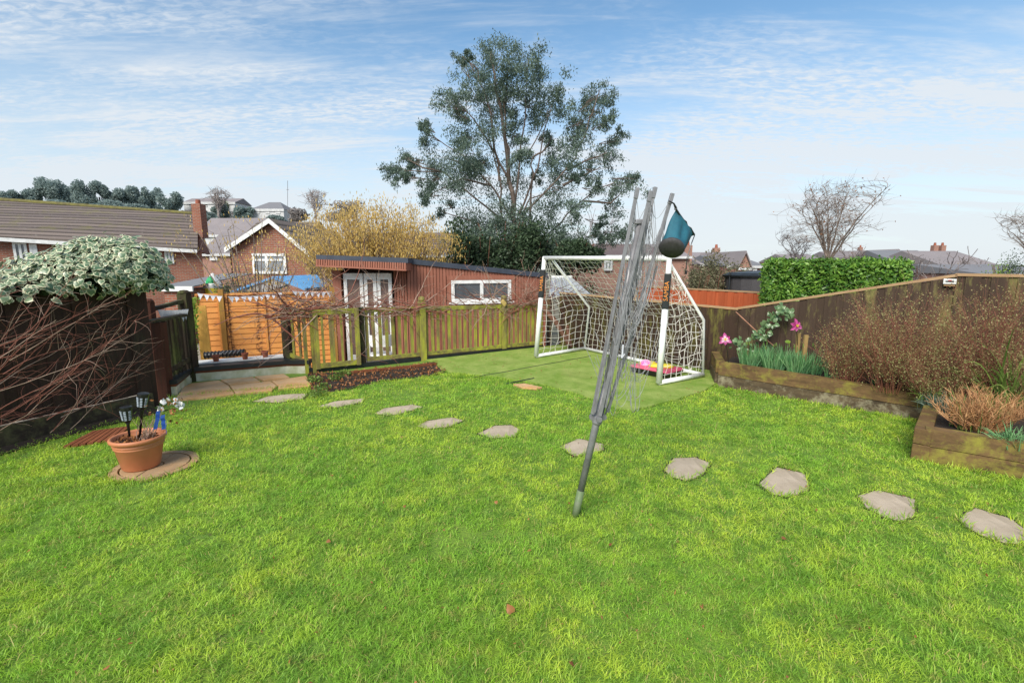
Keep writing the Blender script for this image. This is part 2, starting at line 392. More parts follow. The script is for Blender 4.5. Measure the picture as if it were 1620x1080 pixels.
M['pink'] = plain('pink_plastic', (.80, .12, .22), .4, .1, 4, bump=0)
M['magenta'] = plain('magenta_plastic', (.62, .05, .34), .45, .3, 30, c2=(.85, .40, .62), rv=.2, bump=0)
M['purple'] = plain('purple_plastic', (.25, .05, .45), .45, .1, 4, bump=0)
M['yellow'] = plain('yellow_plastic', (.85, .66, .05), .45, .1, 4, bump=0)
M['petal'] = leafm('magenta_petal', (.45, .02, .20), (.75, .22, .50), .3, third=(.35, .02, .17), edge=None)
M['petal_pale'] = leafm('pale_petal', (.80, .45, .65), (.88, .65, .78), .3, third=(.75, .3, .5))
M['blue_rag'] = plain('blue_fabric', (.05, .15, .55), .7, .3, 20, bump=.2)
M['copper'] = plain('copper_cane', (.45, .22, .14), .5, .2, 10)
M['poly'] = plain('polycarbonate', (.38, .40, .43), .35, .35, 6, c2=(.26, .27, .29), bump=.3)
M['bunting'] = plain('bunting_cloth', (.68, .68, .72), .8, .3, 40, c2=(.42, .44, .52), rv=.4)
M['red_paint'] = plain('red_paint', (.55, .05, .05), .6, .1, 4, bump=0)
M['lens'] = plain('clear_lens', (.42, .48, .55), .25, .2, 30, bump=0)

# lawn / turf materials
m = NT('lawn_base'); co = m.coord()
k = m.mix(m.ramp(m.noise(co, 3, 8, .7), .35, .65), (.10, .21, .02), (.20, .30, .03)); k = m.mix(m.ramp(m.noise(co, 14, 5, .7), .55, .72, 0, .8), k, (.09, .065, .03))
m.col(k); m.b.inputs['Roughness'].default_value = .95; m.bump(m.noise(co, 60, 4), .8, .02); M['lawn'] = m.m
m = NT('grass_blades'); co = m.coord()
big = m.noise(co, .9, 5, .6); mid = m.noise(co, 6, 5, .65); r_ = m.rnd()
k = m.mix(m.ramp(big, .42, .58), (.25, .49, .035), (.58, .70, .06)); k = m.mix(m.ramp(mid, .46, .58, 0, .9), k, (.09, .25, .02))
k = m.mix(m.ramp(m.noise(co, 3.2, 6, .7), .56, .66, 0, .55), k, (.16, .27, .05)); k = m.mix(m.ramp(m.noise(co, 10, 5, .75), .56, .64, 0, .85), k, (.36, .28, .09)); k = m.mix(m.ramp(r_, 0, .85, 0, .5), k, (.46, .72, .10)); k = m.mix(m.ramp(r_, .93, .97), k, (.55, .45, .16))
m.col(k); m.b.inputs['Roughness'].default_value = .45; m.b.inputs['Specular IOR Level'].default_value = .35
tr = m.nd('ShaderNodeBsdfTranslucent'); m.ln(k, tr.inputs[0]); ms = m.nd('ShaderNodeMixShader'); ms.inputs[0].default_value = .38
m.ln(m.b.outputs[0], ms.inputs[1]); m.ln(tr.outputs[0], ms.inputs[2]); m.ln(ms.outputs[0], m.out.inputs[0]); M['grass'] = m.m
m = NT('artificial_turf'); co = m.coord()
k = m.mix(m.ramp(m.noise(co, 2.4, 8, .75), .38, .62), (.20, .31, .045), (.38, .45, .12)); k = m.mix(m.ramp(m.noise(co, .9, 4, .6), .55, .72, 0, .4), k, (.26, .24, .09)); k = m.mix(m.ramp(m.noise(co, 130, 3, .7), .4, .65, 0, .6), k, (.07, .14, .02))
m.col(k); m.b.inputs['Roughness'].default_value = .9; m.b.inputs['Specular IOR Level'].default_value = .15; m.bump(m.noise(co, 220, 3), .7, .01); M['turf'] = m.m

# ------------------------------------------------------------------ world, sun
SUN_EL, SUN_AZ = R(42), R(205)      # sun behind the camera, a little to the left
w = bpy.data.worlds.new('World'); scene.world = w; w.use_nodes = True; t = w.node_tree; n = t.nodes; bg = n['Background']
sky = n.new('ShaderNodeTexSky'); sky.sky_type = 'NISHITA'; sky.sun_disc = False; sky.sun_elevation = SUN_EL; sky.sun_rotation = SUN_AZ
sky.air_density = 1.0; sky.dust_density = .6; sky.ozone_density = 2.0
def wn(typ, **k):
    x = n.new(typ)
    for a, b in k.items(): setattr(x, a, b)
    return x
def wm(op, a, b=None):
    x = wn('ShaderNodeMath', operation=op)
    for i, v in enumerate((a, b)):
        if v is None: continue
        if hasattr(v, 'links'): t.links.new(v, x.inputs[i])
        else: x.inputs[i].default_value = v
    return x.outputs[0]
def wr(v, lo, hi, a=0., b=1.):
    x = wn('ShaderNodeMapRange'); x.interpolation_type = 'SMOOTHSTEP'; t.links.new(v, x.inputs[0])
    for i, q in enumerate((lo, hi, a, b)): x.inputs[i + 1].default_value = q
    return x.outputs[0]
tc = wn('ShaderNodeTexCoord'); sp = wn('ShaderNodeSeparateXYZ'); t.links.new(tc.outputs['Generated'], sp.inputs[0])
zz = wm('ADD', wm('MAXIMUM', sp.outputs[2], 0.0), .12); cb = wn('ShaderNodeCombineXYZ')
t.links.new(wm('DIVIDE', sp.outputs[0], zz), cb.inputs[0]); t.links.new(wm('DIVIDE', sp.outputs[1], zz), cb.inputs[1])
def wnoise(sc, rot, scale, detail, rough, dist=0):
    mp = wn('ShaderNodeMapping'); mp.inputs[3].default_value = sc; mp.inputs[2].default_value = (0, 0, rot); t.links.new(cb.outputs[0], mp.inputs[0])
    x = wn('ShaderNodeTexNoise'); x.inputs['Scale'].default_value = scale; x.inputs['Detail'].default_value = detail; x.inputs['Roughness'].default_value = rough
    x.inputs['Distortion'].default_value = dist; t.links.new(mp.outputs[0], x.inputs['Vector']); return x.outputs[0]
bigc = wnoise((.45, 1.1, 1), R(-14), 1.1, 7, .55, .3)
fine = wnoise((1, 2.2, 1), R(18), 17, 4, .6, .4)
streak = wnoise((.35, 1.6, 1), R(-10), 2.6, 8, .62, .5)
mask = wr(bigc, .38, .66)
ripple = wm('MULTIPLY', wr(fine, .34, .72), wm('MULTIPLY', mask, .72))
st_ = wm('MULTIPLY', wr(streak, .46, .74), .6)
low = wr(sp.outputs[2], .0, .42, .86, 0)
cl = wm('MINIMUM', wm('ADD', wm('ADD', wm('MULTIPLY', mask, .18), ripple), wm('ADD', st_, low)), .93)
mx = wn('ShaderNodeMix', data_type='RGBA'); t.links.new(cl, mx.inputs[0])
tint = wn('ShaderNodeMix', data_type='RGBA', blend_type='MULTIPLY'); tint.inputs[0].default_value = 1; t.links.new(sky.outputs[0], tint.inputs[6]); tint.inputs[7].default_value = (1.0, 1.22, 1.22, 1)
t.links.new(tint.outputs[2], mx.inputs[6]); mx.inputs[7].default_value = (5.3, 5.65, 6.0, 1)
t.links.new(mx.outputs[2], bg.inputs[0]); bg.inputs[1].default_value = .15
sl = bpy.data.lights.new('sun', 'SUN'); so = bpy.data.objects.new('sun', sl); COL.objects.link(so)
sl.energy = 5.0; sl.angle = R(32); sl.color = (1, .93, .82)
sd = Vector((math.sin(SUN_AZ) * math.cos(SUN_EL), math.cos(SUN_AZ) * math.cos(SUN_EL), math.sin(SUN_EL)))
so.rotation_euler = sd.to_track_quat('Z', 'Y').to_euler(); so.location = (0, -5, 12)
scene.view_settings.view_transform = 'Standard'; scene.view_settings.look = 'None'; scene.view_settings.exposure = 0

# ------------------------------------------------------------------ ground
def sstep(a, b, x):
    q = np.clip((x - a) / (b - a), 0, 1); return q * q * (3 - 2 * q)
def terr(x, y):
    x = np.asarray(x, float); y = np.asarray(y, float)
    r = x / np.maximum(y, 1)
    side = 1 - sstep(-.62, -.12, r)
    z = -.62 - 1.6 * sstep(14, 30, y) + (17 * sstep(60, 165, y) + 3 * sstep(165, 400, y)) * (.12 + .88 * side) * (y > 0)
    return z
gx = np.concatenate([np.linspace(-900, -120, 30), np.linspace(-110, 110, 90), np.linspace(120, 900, 30)])
gy = np.concatenate([np.linspace(-200, -12, 8), np.linspace(-8, 60, 60), np.linspace(64, 200, 50), np.linspace(220, 1600, 30)])
X, Y = np.meshgrid(gx, gy); V = np.stack([X.ravel(), Y.ravel(), terr(X, Y).ravel()], 1)
nx, ny = len(gx), len(gy); ii = (np.arange(ny - 1)[:, None] * nx + np.arange(nx - 1)[None]).ravel()
g = np_mesh('ground', V, [np.stack([ii, ii + 1, ii + nx + 1, ii + nx], 1)], M['hill']); tag(g, kind='structure')
g.data.polygons.foreach_set('use_smooth', [True] * len(g.data.polygons))

# key plan points
LF0, LF1 = Vector((-5.75, 2.38, 0)), Vector((-4.32, 5.6, 0))         # dark left fence
PA, PB = Vector((-3.23, 7.48, 0)), Vector((.62, 9.90, 0))            # picket fence
CB = Vector((3.44, 7.38, 0)); CA = Vector((1.0, 10.10, 0))           # back fence corner, far end
fd = Vector((1.58, -1.47, 0)); CE = CB + fd * 2.5                    # right fence end
BD0, BD1 = gp(1135, 612), gp(1450, 665)                              # long bed front edge
NB = [Vector((3.51, 4.05, 0)), Vector((5.65, 2.36, 0))]              # near bed front
W0, W1, W2 = gp(281, 625), gp(304, 604), gp(453, 591)                # recess riser corners
garden = [LF0 + Vector((-1.4, -5.2, 0)), LF0, LF1, Vector((-4.45, 6.05, 0)), Vector((W1.x, W1.y, 0)), Vector((W2.x, W2.y, 0)), PA, PB, CA, CB, CE, Vector((8.5, -2.5, 0)), Vector((0, -4, 0))]
mb = MB(); mb.prism(garden, (0, 0, -.64)); lawn = mb.build('lawn', M['lawn']); tag(lawn, kind='structure')
mb = MB(); mb.quad((-9, 6.2, -.6), (9, 6.2, -.6), (9, 14, -.6), (-9, 14, -.6)); tag(mb.build('lower_terrace', M['terrace']), kind='structure')

turf_front = [(688, 574), (700, 588), (742, 594), (790, 598), (818, 604), (862, 611), (905, 622), (945, 636), (975, 649), (1003, 651), (1035, 643), (1075, 632), (1110, 622), (1135, 608)]
def jit(a, s): return a + Vector((random.uniform(-s, s), random.uniform(-s, s), 0))
def edge_path(pts, n=7, s=.018):
    out = []
    for i in range(len(pts) - 1):
        a, b = pts[i], pts[i + 1]
        for k in range(n): out.append(jit(a.lerp(b, k / n), s))
    out.append(pts[-1]); return out
TF = edge_path([gp(*p) for p in turf_front])
turf_poly = TF + [CB + Vector((-.25, .16, 0)), CA + Vector((0, -.05, 0)), PB + Vector((0, -.08, 0)), PB.lerp(PA, .57) + Vector((.04, -.07, 0))]
turf_poly = [Vector((p.x, p.y, .028)) for p in turf_poly]
mb = MB(); mb.prism(turf_poly, (0, 0, -.024)); tag(mb.build('artificial_turf', M['turf']), kind='structure')
cs = []
while len(cs) < 260:
    x_, y_ = random.uniform(-1.6, 3.4), random.uniform(5.6, 10)
    if in_poly(np.array([x_]), np.array([y_]), [(p.x, p.y) for p in turf_poly])[0]: cs.append((x_, y_, .034))
tag(leaves('turf_debris', np.array(cs), rng.uniform(.012, .04, 260), rng.uniform(.008, .02, 260), M['dry_leaf'], nrm=np.tile([0, 0, 3.], (260, 1))), 'scattered dead leaf scraps on the artificial turf', 'leaf litter', kind='stuff')
# seams and ripples in the turf
mb = MB(); a, b = gp(748, 597, .03), gp(935, 563, .03); pts = [a.lerp(b, i / 14) + Vector((random.uniform(-.01, .01), random.uniform(-.02, .02), 0)) for i in range(15)]
mb.tube(pts, .006, 4); mb.tube([gp(800, 607, .03), gp(835, 600, .032), gp(845, 598, .03)], .009, 4)
tag(mb.build('turf_seam', M['black_trim']), kind='structure')
soil_poly = [gp(*p) for p in [(487, 592), (560, 589), (600, 584), (650, 579), (690, 573), (708, 588), (690, 594), (640, 600), (600, 604), (560, 615), (520, 622), (494, 622), (489, 606)]]
mb = MB(); mb.prism([Vector((p.x, p.y, .016)) for p in soil_poly], (0, 0, -.01)); tag(mb.build('soil_strip', M['soil']), kind='structure')
mb = MB(); mb.prism([Vector((p[0], p[1], .012)) for p in [(-5.6, 2.0), (-4.34, 5.55), (-4.05, 5.5), (-4.5, 4.5), (-4.75, 3.6), (-5.0, 2.0)]], (0, 0, -.008)); tag(mb.build('soil_border', M['soil']), kind='structure')

# ------------------------------------------------------------------ stepping stones
def stone_poly(c, w, d, rot, n=8, sq=.85):
    out = []
    for i in range(n):
        t = 2 * math.pi * (i + random.uniform(-.2, .2)) / n
        k = (abs(math.cos(t)) ** 4 + abs(math.sin(t)) ** 4) ** (-1 / 4) * sq + (1 - sq)
        q = Vector((math.cos(t) * w * k, math.sin(t) * d * k, 0)) * random.uniform(.93, 1.05); q.rotate(Matrix.Rotation(rot, 3, 'Z')); out.append(c + q)
    return out
stones = []
st_px = [((405, 631), (480, 633)), ((508, 638), (574, 637)), ((596, 651), (664, 647)), ((664, 670), (730, 668)), ((762, 684), (822, 682)), ((888, 709), (954, 709)), ((1051, 742), (1121, 740)), ((1203, 764), (1279, 763)), ((1357, 800), (1447, 800)), ((1522, 833), (1619, 836))]
st_lab = ['flat stepping stone nearest the sandstone patio, edge thick with grass', 'narrow flat stepping stone in front of the leaf litter strip, second from the patio', 'flat brown stepping stone third from the patio in the lawn', 'flat stepping stone fourth from the patio in the lawn', 'small pointed stepping stone halfway between patio and rotary dryer',
          'pale stepping stone right behind the leaning dryer pole', 'squarish pale stepping stone first to the right of the dryer pole', 'rounded pale stepping stone second to the right of the dryer pole', 'cracked pale stepping stone nearest the corner of the small raised bed', 'largest and nearest stepping stone at the right edge of the lawn']
st_trace = [[(403, 635), (426, 628), (455, 625), (484, 624), (477, 631), (441, 636)], [(505, 643), (530, 636), (575, 631.5), (570, 637), (534, 644)], [(595, 654), (609, 647), (652, 641.5), (666, 645), (631, 655), (613, 656.5)], [(663, 674), (677, 667), (713, 662), (731, 666), (709, 675), (677, 677.5)], [(759, 686), (784, 675), (809, 674.5), (821, 681.5), (813, 690.5), (777, 692)],
            [(889, 708), (915, 696), (952, 704), (954, 711), (935, 719), (910, 720.5)], [(1052, 744), (1067, 727.5), (1099, 726), (1120, 734), (1111, 750), (1086, 759), (1065, 754)], [(1203, 766), (1229, 743), (1271, 752), (1278, 773), (1250, 784), (1225, 781)], [(1360, 787), (1388, 779), (1445, 792.5), (1443, 815), (1425, 823), (1397, 816), (1371, 802)], [(1521, 823), (1545, 808), (1599, 824), (1622, 841), (1620, 858), (1588, 857), (1560, 848), (1532, 835)]]
for i, tr_ in enumerate(st_trace):
    poly = []
    for k in range(len(tr_)):
        cm_ = (sum(q_[0] for q_ in tr_) / len(tr_), sum(q_[1] for q_ in tr_) / len(tr_)); ex = lambda q_: gp(cm_[0] + (q_[0] - cm_[0]) * 1.07, cm_[1] + (q_[1] - cm_[1]) * 1.12)
        a, b = ex(tr_[k]), ex(tr_[(k + 1) % len(tr_)])
        for q in range(4): poly.append(jit(a.lerp(b, q / 4), .006 if q else .002))
    stones.append([(p.x, p.y) for p in poly])
    mb = MB(); mb.prism([Vector((p.x, p.y, .011)) for p in poly], (0, 0, -.04))
    o = mb.build('stepping_stone', M['stone'], bevel=.006); cc_ = sum(poly, Vector((0, 0, 0))) / len(poly)
    mb = MB(); mb.prism([Vector(((p.x - cc_.x) * random.uniform(1.04, 1.16) + cc_.x, (p.y - cc_.y) * random.uniform(1.04, 1.16) + cc_.y, .005)) for p in poly], (0, 0, -.03)); mb.build('soil_rim', M['soil'], o); tag(o, st_lab[i], 'stepping stone', 'stepping stones across the lawn')
# pale stone chip at the turf edge
mb = MB(); mb.prism([gp(*p, .036) for p in [(812, 607), (830, 606), (858, 612), (850, 614), (826, 612)]], (0, 0, -.03)); tag(mb.build('stone_offcut', M['slab'], bevel=.004), 'pale stone offcut at the front edge of the artificial turf', 'stone')

# ------------------------------------------------------------------ paving circle with pot
pc = gp(247, 738); pr = .315
root = empty('paving_circle', (pc.x, pc.y, 0), 'round sandstone paving circle set in the lawn under the terracotta pot', 'paving')
def arc(c, r0, r1, a0, a1, z, n=8):
    o = [c + Vector((math.cos(a0 + (a1 - a0) * i / n) * r0, math.sin(a0 + (a1 - a0) * i / n) * r0, z)) for i in range(n + 1)]
    i_ = [c + Vector((math.cos(a1 - (a1 - a0) * i / n) * r1, math.sin(a1 - (a1 - a0) * i / n) * r1, z)) for i in range(n + 1)]
    return o + i_
for k in range(6):
    mb = MB(); mb.prism(arc(pc, pr, .255, k * math.pi / 3 + .33, (k + 1) * math.pi / 3 + .30, .024), (0, 0, -.045)); mb.build('ring_stone', M['circle'], root, bevel=.004)
for k in range(4):
    mb = MB(); mb.prism(arc(pc, .243, .06, k * math.pi / 2 + .1, (k + 1) * math.pi / 2 + .06, .021), (0, 0, -.045)); mb.build('inner_stone', M['circle'], root, bevel=.004)
mb = MB(); mb.lathe(pc, [(.05, -.01), (.05, .021)], 20); mb.build('centre_stone', M['circle'], root)
stones_circle = (pc.x, pc.y, pr)
pot_c = gp(225, 741); pot_c.z = .024
root = empty('plant_pot', pot_c, 'large terracotta coloured pot with ridged rim standing on the paving circle', 'plant pot')
prof = [(.0, 0), (.155, 0), (.163, .012), (.205, .225), (.214, .232), (.205, .238), (.212, .252), (.220, .259), (.211, .265), (.215, .285), (.232, .290), (.243, .300), (.243, .322), (.234, .332), (.218, .330), (.212, .315), (.205, .25), (.0, .25)]
PS = .82; prof = [(a * PS, b * PS) for a, b in prof]
mb = MB(); mb.lathe(pot_c, prof, 56, r=.2); mb.build('pot_wall', M['terracotta'], root, smooth=True)
mb = MB(); mb.lathe(pot_c, [(.170, .215), (.1, .225), (0, .23)], 24); mb.build('compost', M['soil'], root, smooth=True)
C = np.array([[pot_c.x + .155 * math.sqrt(random.random()) * math.cos(a), pot_c.y + .155 * math.sqrt(random.random()) * math.sin(a), pot_c.z + .235 + random.random() * .02] for a in np.random.uniform(0, 6.28, 120)])
leaves('leaf_litter', C, .04, .025, M['dry_leaf'], root)['kind'] = 'stuff'
def torch(base, top, label):
    d = (top - base).normalized(); root = empty('solar_torch', base, label, 'garden light', 'solar torches in the plant pot')
    L = (top - base).length; hb = base + d * (L - .135)
    mb = MB(); mb.lathe(base, [(.008, 0), (.011, L - .15), (.020, L - .12)], 12, axis=d); mb.build('stem', M['black_plastic'], root, smooth=True)
    mb = MB(); mb.lathe(hb, [(.018, 0), (.030, .02), (.040, .115), (.043, .12), (.043, .135), (.030, .14), (0, .141)], 10, axis=d); hd = mb.build('lamp_head', M['black_plastic'], root)
    mb = MB(); q = Matrix.Identity(3) if False else Vector((0, 0, 1)).rotation_difference(d).to_matrix()
    for a in (math.radians(-70), math.radians(-112), math.radians(-20), R(-155)):
        for k in range(6):
            rr = .0325 + .0095 * (k + .5) / 6
            c = hb + q @ Vector((math.cos(a) * rr, math.sin(a) * rr, .030 + k * .0135)); tx = q @ Vector((-math.sin(a), math.cos(a), 0))
            mb.cbox(c, tx * .016, d * .007, (q @ Vector((math.cos(a), math.sin(a), 0))) * .006)
    mb.build('lens_slot', M['lens'], hd)
torch(at(205, 690, pot_c.y - .08), at(199, 643, pot_c.y - .08), 'black solar torch on the left side of the terracotta pot, slotted sides')
torch(at(221, 692, pot_c.y + .0), at(227, 622, pot_c.y + .02), 'taller black solar torch leaning right in the middle of the terracotta pot')
# withered plant in the pot + blue rag
root = empty('withered_plant', pot_c + Vector((.1, .03, .22)), 'withered twiggy plant with dead white flower heads at the right of the pot', 'plant')
mb = MB()
for k in range(22):
    p = pot_c + Vector((random.uniform(.02, .12), random.uniform(-.08, .08), .22)); d = Vector((random.uniform(-.1, .55), random.uniform(-.3, .3), 1)).normalized(); pts = [p]
    for j in range(5): d = (d + Vector((random.uniform(-.3, .4), random.uniform(-.3, .3), random.uniform(-.2, .15)))).normalized(); p = p + d * random.uniform(.03, .06); pts.append(p)
    mb.tube(pts, [.004, .0035, .003, .0025, .002, .001], 4)
mb.build('stem', M['twig_pale'], root)
fc = [at(262, 634, pot_c.y), at(253, 646, pot_c.y), at(279, 637, pot_c.y + .1), at(286, 641, pot_c.y + .1), at(272, 655, pot_c.y)]
broad_leaves('flower_head', np.array([list(c + Vector((random.gauss(0, .016), random.gauss(0, .016), random.gauss(0, .014)))) for c in fc[:4] for _ in range(7)]), .035, rng.normal(size=(28, 3)) + np.array([0, -1, .5]), M['white_board'], root)
leaves('dead_leaf', np.array([list(fc[random.randrange(5)] + Vector((random.gauss(0, .05), random.gauss(0, .05), random.gauss(-.03, .05)))) for _ in range(40)]), .035, .02, M['dry_leaf'], root)
mb = MB()
for k in range(4):
    a = at(250 + k * 4, 650 + k * 3, pot_c.y - .05); b = at(246 + k * 6, 684 + (k % 2) * 7, pot_c.y - .07); wv = Vector((.009, .012 * (-1) ** k, 0)); pr_ = None
    for j in range(6):
        c = a.lerp(b, j / 6) + Vector((0, random.uniform(-.008, .008), 0)); 
        if pr_: mb.quad(pr_ - wv, pr_ + wv, c + wv, c - wv)
        pr_ = c
tag(mb.build('blue_cloth', M['blue_rag']), 'blue cloth strips tied to the withered plant in the pot', 'cloth')
# wooden offcut by the fence
root = empty('duckboard', gp(150, 690), 'reddish brown grooved wooden duckboard lying at the foot of the dark fence', 'board')
mb = MB(); A, B, C_, D = gp(98, 706, .03), gp(184, 694, .03), gp(206, 673, .09), gp(146, 681, .09)
for k in range(7):
    s0, s1 = k / 7 + .018, (k + 1) / 7 - .012
    mb.prism([A.lerp(B, s0), A.lerp(B, s1), D.lerp(C_, s1), D.lerp(C_, s0)], (0, 0, -.022))
mb.build('slat', M['rust_wood'], root); mb = MB(); mb.beam(A + Vector((.02, .05, -.03)), B + Vector((0, .05, -.03)), .04, .03); mb.build('bearer', M['dark_fence'], root)

# ------------------------------------------------------------------ grass blades (stuff)
lawn_poly = [(-5.75 - .6, 1.0), (LF0.x + .25, LF0.y), (LF1.x + .12, LF1.y), tuple(gp(275, 629).xy), tuple(gp(330, 623).xy), tuple(gp(400, 618).xy), tuple(gp(491, 609).xy), tuple(gp(494, 622).xy), tuple(gp(520, 622).xy), tuple(gp(560, 614).xy), tuple(gp(600, 603).xy), tuple(gp(640, 600).xy), tuple(gp(690, 593).xy)] + [tuple(p.xy) for p in TF[7:]] + \
    [tuple(BD0.xy), tuple(BD1.xy), (4.0, 4.6), (NB[0].x, NB[0].y), (NB[1].x, NB[1].y), (5.65, -.5), (-6.5, -.5)]
patch = [rng.normal(size=4) for _ in range(40)]
def nz2(x, y, f, seed):
    r_ = np.random.default_rng(seed); s = 0
    for k in range(10):
        a = r_.uniform(0, 6.28); ff = f * r_.uniform(.5, 1.8); s = s + np.sin((x * math.cos(a) + y * math.sin(a)) * ff + r_.uniform(0, 6.28))
    return s / 10
def grass_zone(y0, y1, dens, xw):
    n = int((y1 - y0) * 2 * xw * dens); x = rng.uniform(-xw, xw, n); y = rng.uniform(y0, y1, n)
    k = in_poly(x, y, lawn_poly) & (np.abs(x) < 1.35 * y + 1.9); x, y = x[k], y[k]
    k = np.ones(len(x), bool)
    for sp_ in stones:
        q = np.array(sp_); c = q.mean(0); near = np.hypot(x - c[0], y - c[1]) < .6
        ins = in_poly(x, y, [tuple(c + (p - c) * 1.0) for p in q]); k &= ~(near & ins)
    k &= np.hypot(x - pc.x, y - pc.y) > pr - .005
    # thin near the left border
    dl = (x - LF0.x) * (1.22 / 1.334) - (y - LF0.y) * (.54 / 1.334); k &= ~((dl < .75) & (rng.random(len(x)) > np.clip((dl - .1) / .65, .08, 1)))
    bare = nz2(x, y, 3.1, 5) + .6 * nz2(x, y, 9, 6); k &= ~((bare > .45) & (rng.random(len(x)) < .6)); h2 = nz2(x, y, 26, 7) + .7 * nz2(x, y, 55, 8); k &= ~((h2 > .42) & (rng.random(len(x)) < .7))
    return x[k], y[k]
gxs, gys, gw = [], [], []
for (y0, y1, dens, xw, wd) in [(.9, 2.6, 15000, 5.4, .0030), (2.6, 3.8, 10500, 6, .0036), (3.8, 5.2, 7000, 6, .0045), (5.2, 8.2, 4200, 6, .0062)]:
    x, y = grass_zone(y0, y1, dens, xw); gxs.append(x); gys.append(y); gw.append(np.full(len(x), wd))
x = np.concatenate(gxs); y = np.concatenate(gys); wd = np.concatenate(gw) * rng.uniform(.7, 1.3, len(x)); N = len(x)
cl_ = nz2(x, y, 14, 1) * .5 + nz2(x, y, 38, 2) * .6 + nz2(x, y, 4, 3) * .4
az = nz2(x, y, 9, 4) * 6 + rng.normal(size=N) * 1.5; az = np.where(rng.random(N) < .4, rng.uniform(0, 6.28, N), az)
L = .033 * np.exp(rng.normal(size=N) * .32) * (1 + np.clip(cl_, -.6, 1.2) * .9)
lean = np.where(rng.random(N) < .68, rng.uniform(1.2, 1.75, N), rng.uniform(.4, 1.25, N)); lowz = np.where(lean > 1.2, rng.uniform(0, .022, N) * (1 + np.clip(cl_, -.5, 1)), 0)
dx, dy = np.cos(az), np.sin(az)
b0 = np.stack([x, y, lowz], 1); hd = np.stack([dx, dy, np.zeros(N)], 1); sdv = np.stack([-dy, dx, np.zeros(N)], 1)
tw = rng.normal(size=N) * .6; sdv = unit(sdv + np.stack([dx * tw, dy * tw, np.zeros(N)], 1))
up = np.array([0, 0, 1.])[None]
m1 = b0 + hd * (L * .45 * np.sin(lean * .6))[:, None] + up * (L * .5 * np.cos(lean * .6))[:, None]
tp = m1 + hd * (L * .55 * np.sin(lean * 1.15))[:, None] + up * (L * .5 * np.cos(lean * 1.15))[:, None]
tp[:, 2] = np.maximum(tp[:, 2], .003)
s_ = sdv * wd[:, None] * .5
V = np.stack([b0 - s_, b0 + s_, m1 - s_ * .9, m1 + s_ * .9, tp], 1).reshape(-1, 3); b = (np.arange(N) * 5)[:, None]
Q = b + np.array([[0, 1, 3, 2]]); T = b + np.array([[2, 3, 4]]); rr = rng.random(N)
gr = np_mesh('grass', V, [Q, T], M['grass'], rnd=np.concatenate([rr, rr])); tag(gr, 'bright short green lawn grass, mossy and patchy', 'grass', kind='stuff')
print('blades', N)
# longer tufts along edges
tx = []
for a, b_ in [(BD0, BD1), (NB[0], NB[1]), (gp(275, 629), gp(491, 611))]:
    for k in range(420): p = a.lerp(b_, random.random()); tx.append((p.x - random.uniform(0, .08), p.y - random.uniform(0.0, .09)))
for q in stones:
    for i in range(len(q)):
        for k in range(5):
            s0 = random.random(); a, b_ = q[i], q[(i + 1) % len(q)]; tx.append((a[0] + (b_[0] - a[0]) * s0 + random.gauss(0, .012), a[1] + (b_[1] - a[1]) * s0 + random.gauss(0, .012)))
for k in range(500):
    a = random.uniform(0, 6.28); rr_ = pr + abs(random.gauss(0, .02)); tx.append((pc.x + rr_ * math.cos(a), pc.y + rr_ * math.sin(a)))
tx = np.array(tx); N = len(tx); Ls = rng.uniform(.035, .085, N); az = rng.uniform(0, 6.28, N); le = rng.uniform(.2, 1.0, N)
dr = np.stack([np.cos(az) * np.sin(le), np.sin(az) * np.sin(le), np.cos(le)], 1)
leaves('edge_grass', np.concatenate([tx, np.zeros((N, 1))], 1) + dr * Ls[:, None] * .5, Ls, .006, M['grass'], up=dr * 3)
tag(bpy.data.objects['edge_grass'], 'longer uncut grass along stones and timber edges', 'grass', kind='stuff')

n_ = 700; y_ = rng.uniform(1.3, 7.5, n_); x_ = rng.uniform(-1.1, 1.1, n_) * y_; k_ = in_poly(x_, y_, lawn_poly); x_, y_ = x_[k_], y_[k_]
tag(leaves('lawn_debris', np.stack([x_, y_, rng.uniform(.018, .036, len(x_))], 1), rng.uniform(.010, .028, len(x_)), rng.uniform(.004, .014, len(x_)), M['dry_leaf'], nrm=np.tile([0, 0, 1.5], (len(x_), 1))), 'tiny scraps of dead leaf and twig caught in the lawn', 'leaf litter', kind='stuff')
# fallen leaves on the lawn
ll = [((807, 962), 'curled dark brown leaf lying in the foreground lawn near the bottom centre'), ((168, 1055), 'dry reddish leaf on the lawn near the bottom left corner'), ((785, 794), 'small orange brown leaf on the lawn left of the dryer pole'), ((837, 869), 'orange brown leaf on the lawn just in front of the dryer pole'),
      ((905, 1048), 'red brown leaf on the lawn at the very bottom of the view'), ((965, 860), 'thin straw coloured leaf on the lawn right of the dryer pole foot'), ((1240, 850), 'brown leaf on the lawn in front of the rounded stepping stones'), ((520, 855), 'small brown leaf on the lawn left of centre'), ((395, 700), 'brown leaf on the lawn to the right of the paving circle'), ((1560, 890), 'brown leaf on the lawn in front of the largest stepping stone'), ((45, 870), 'pale dry leaf on the lawn at the left edge'), ((640, 800), 'orange leaf on the lawn between pot and dryer')]
for i, (p, lb) in enumerate(ll):
    c = gp(*p, .045 if i else .05); s = .045 if i == 0 else random.uniform(.018, .03)
    N_ = 1; nr = np.array([[random.uniform(-.6, .6), random.uniform(-.8, .2), 1]])
    o = broad_leaves('fallen_leaf', np.array([list(c)]), s, nr, M['dry_leaf'], droop=(random.uniform(-1, 1), random.uniform(-1, 1), 0)); tag(o, lb, 'leaf', 'fallen leaves on the lawn')

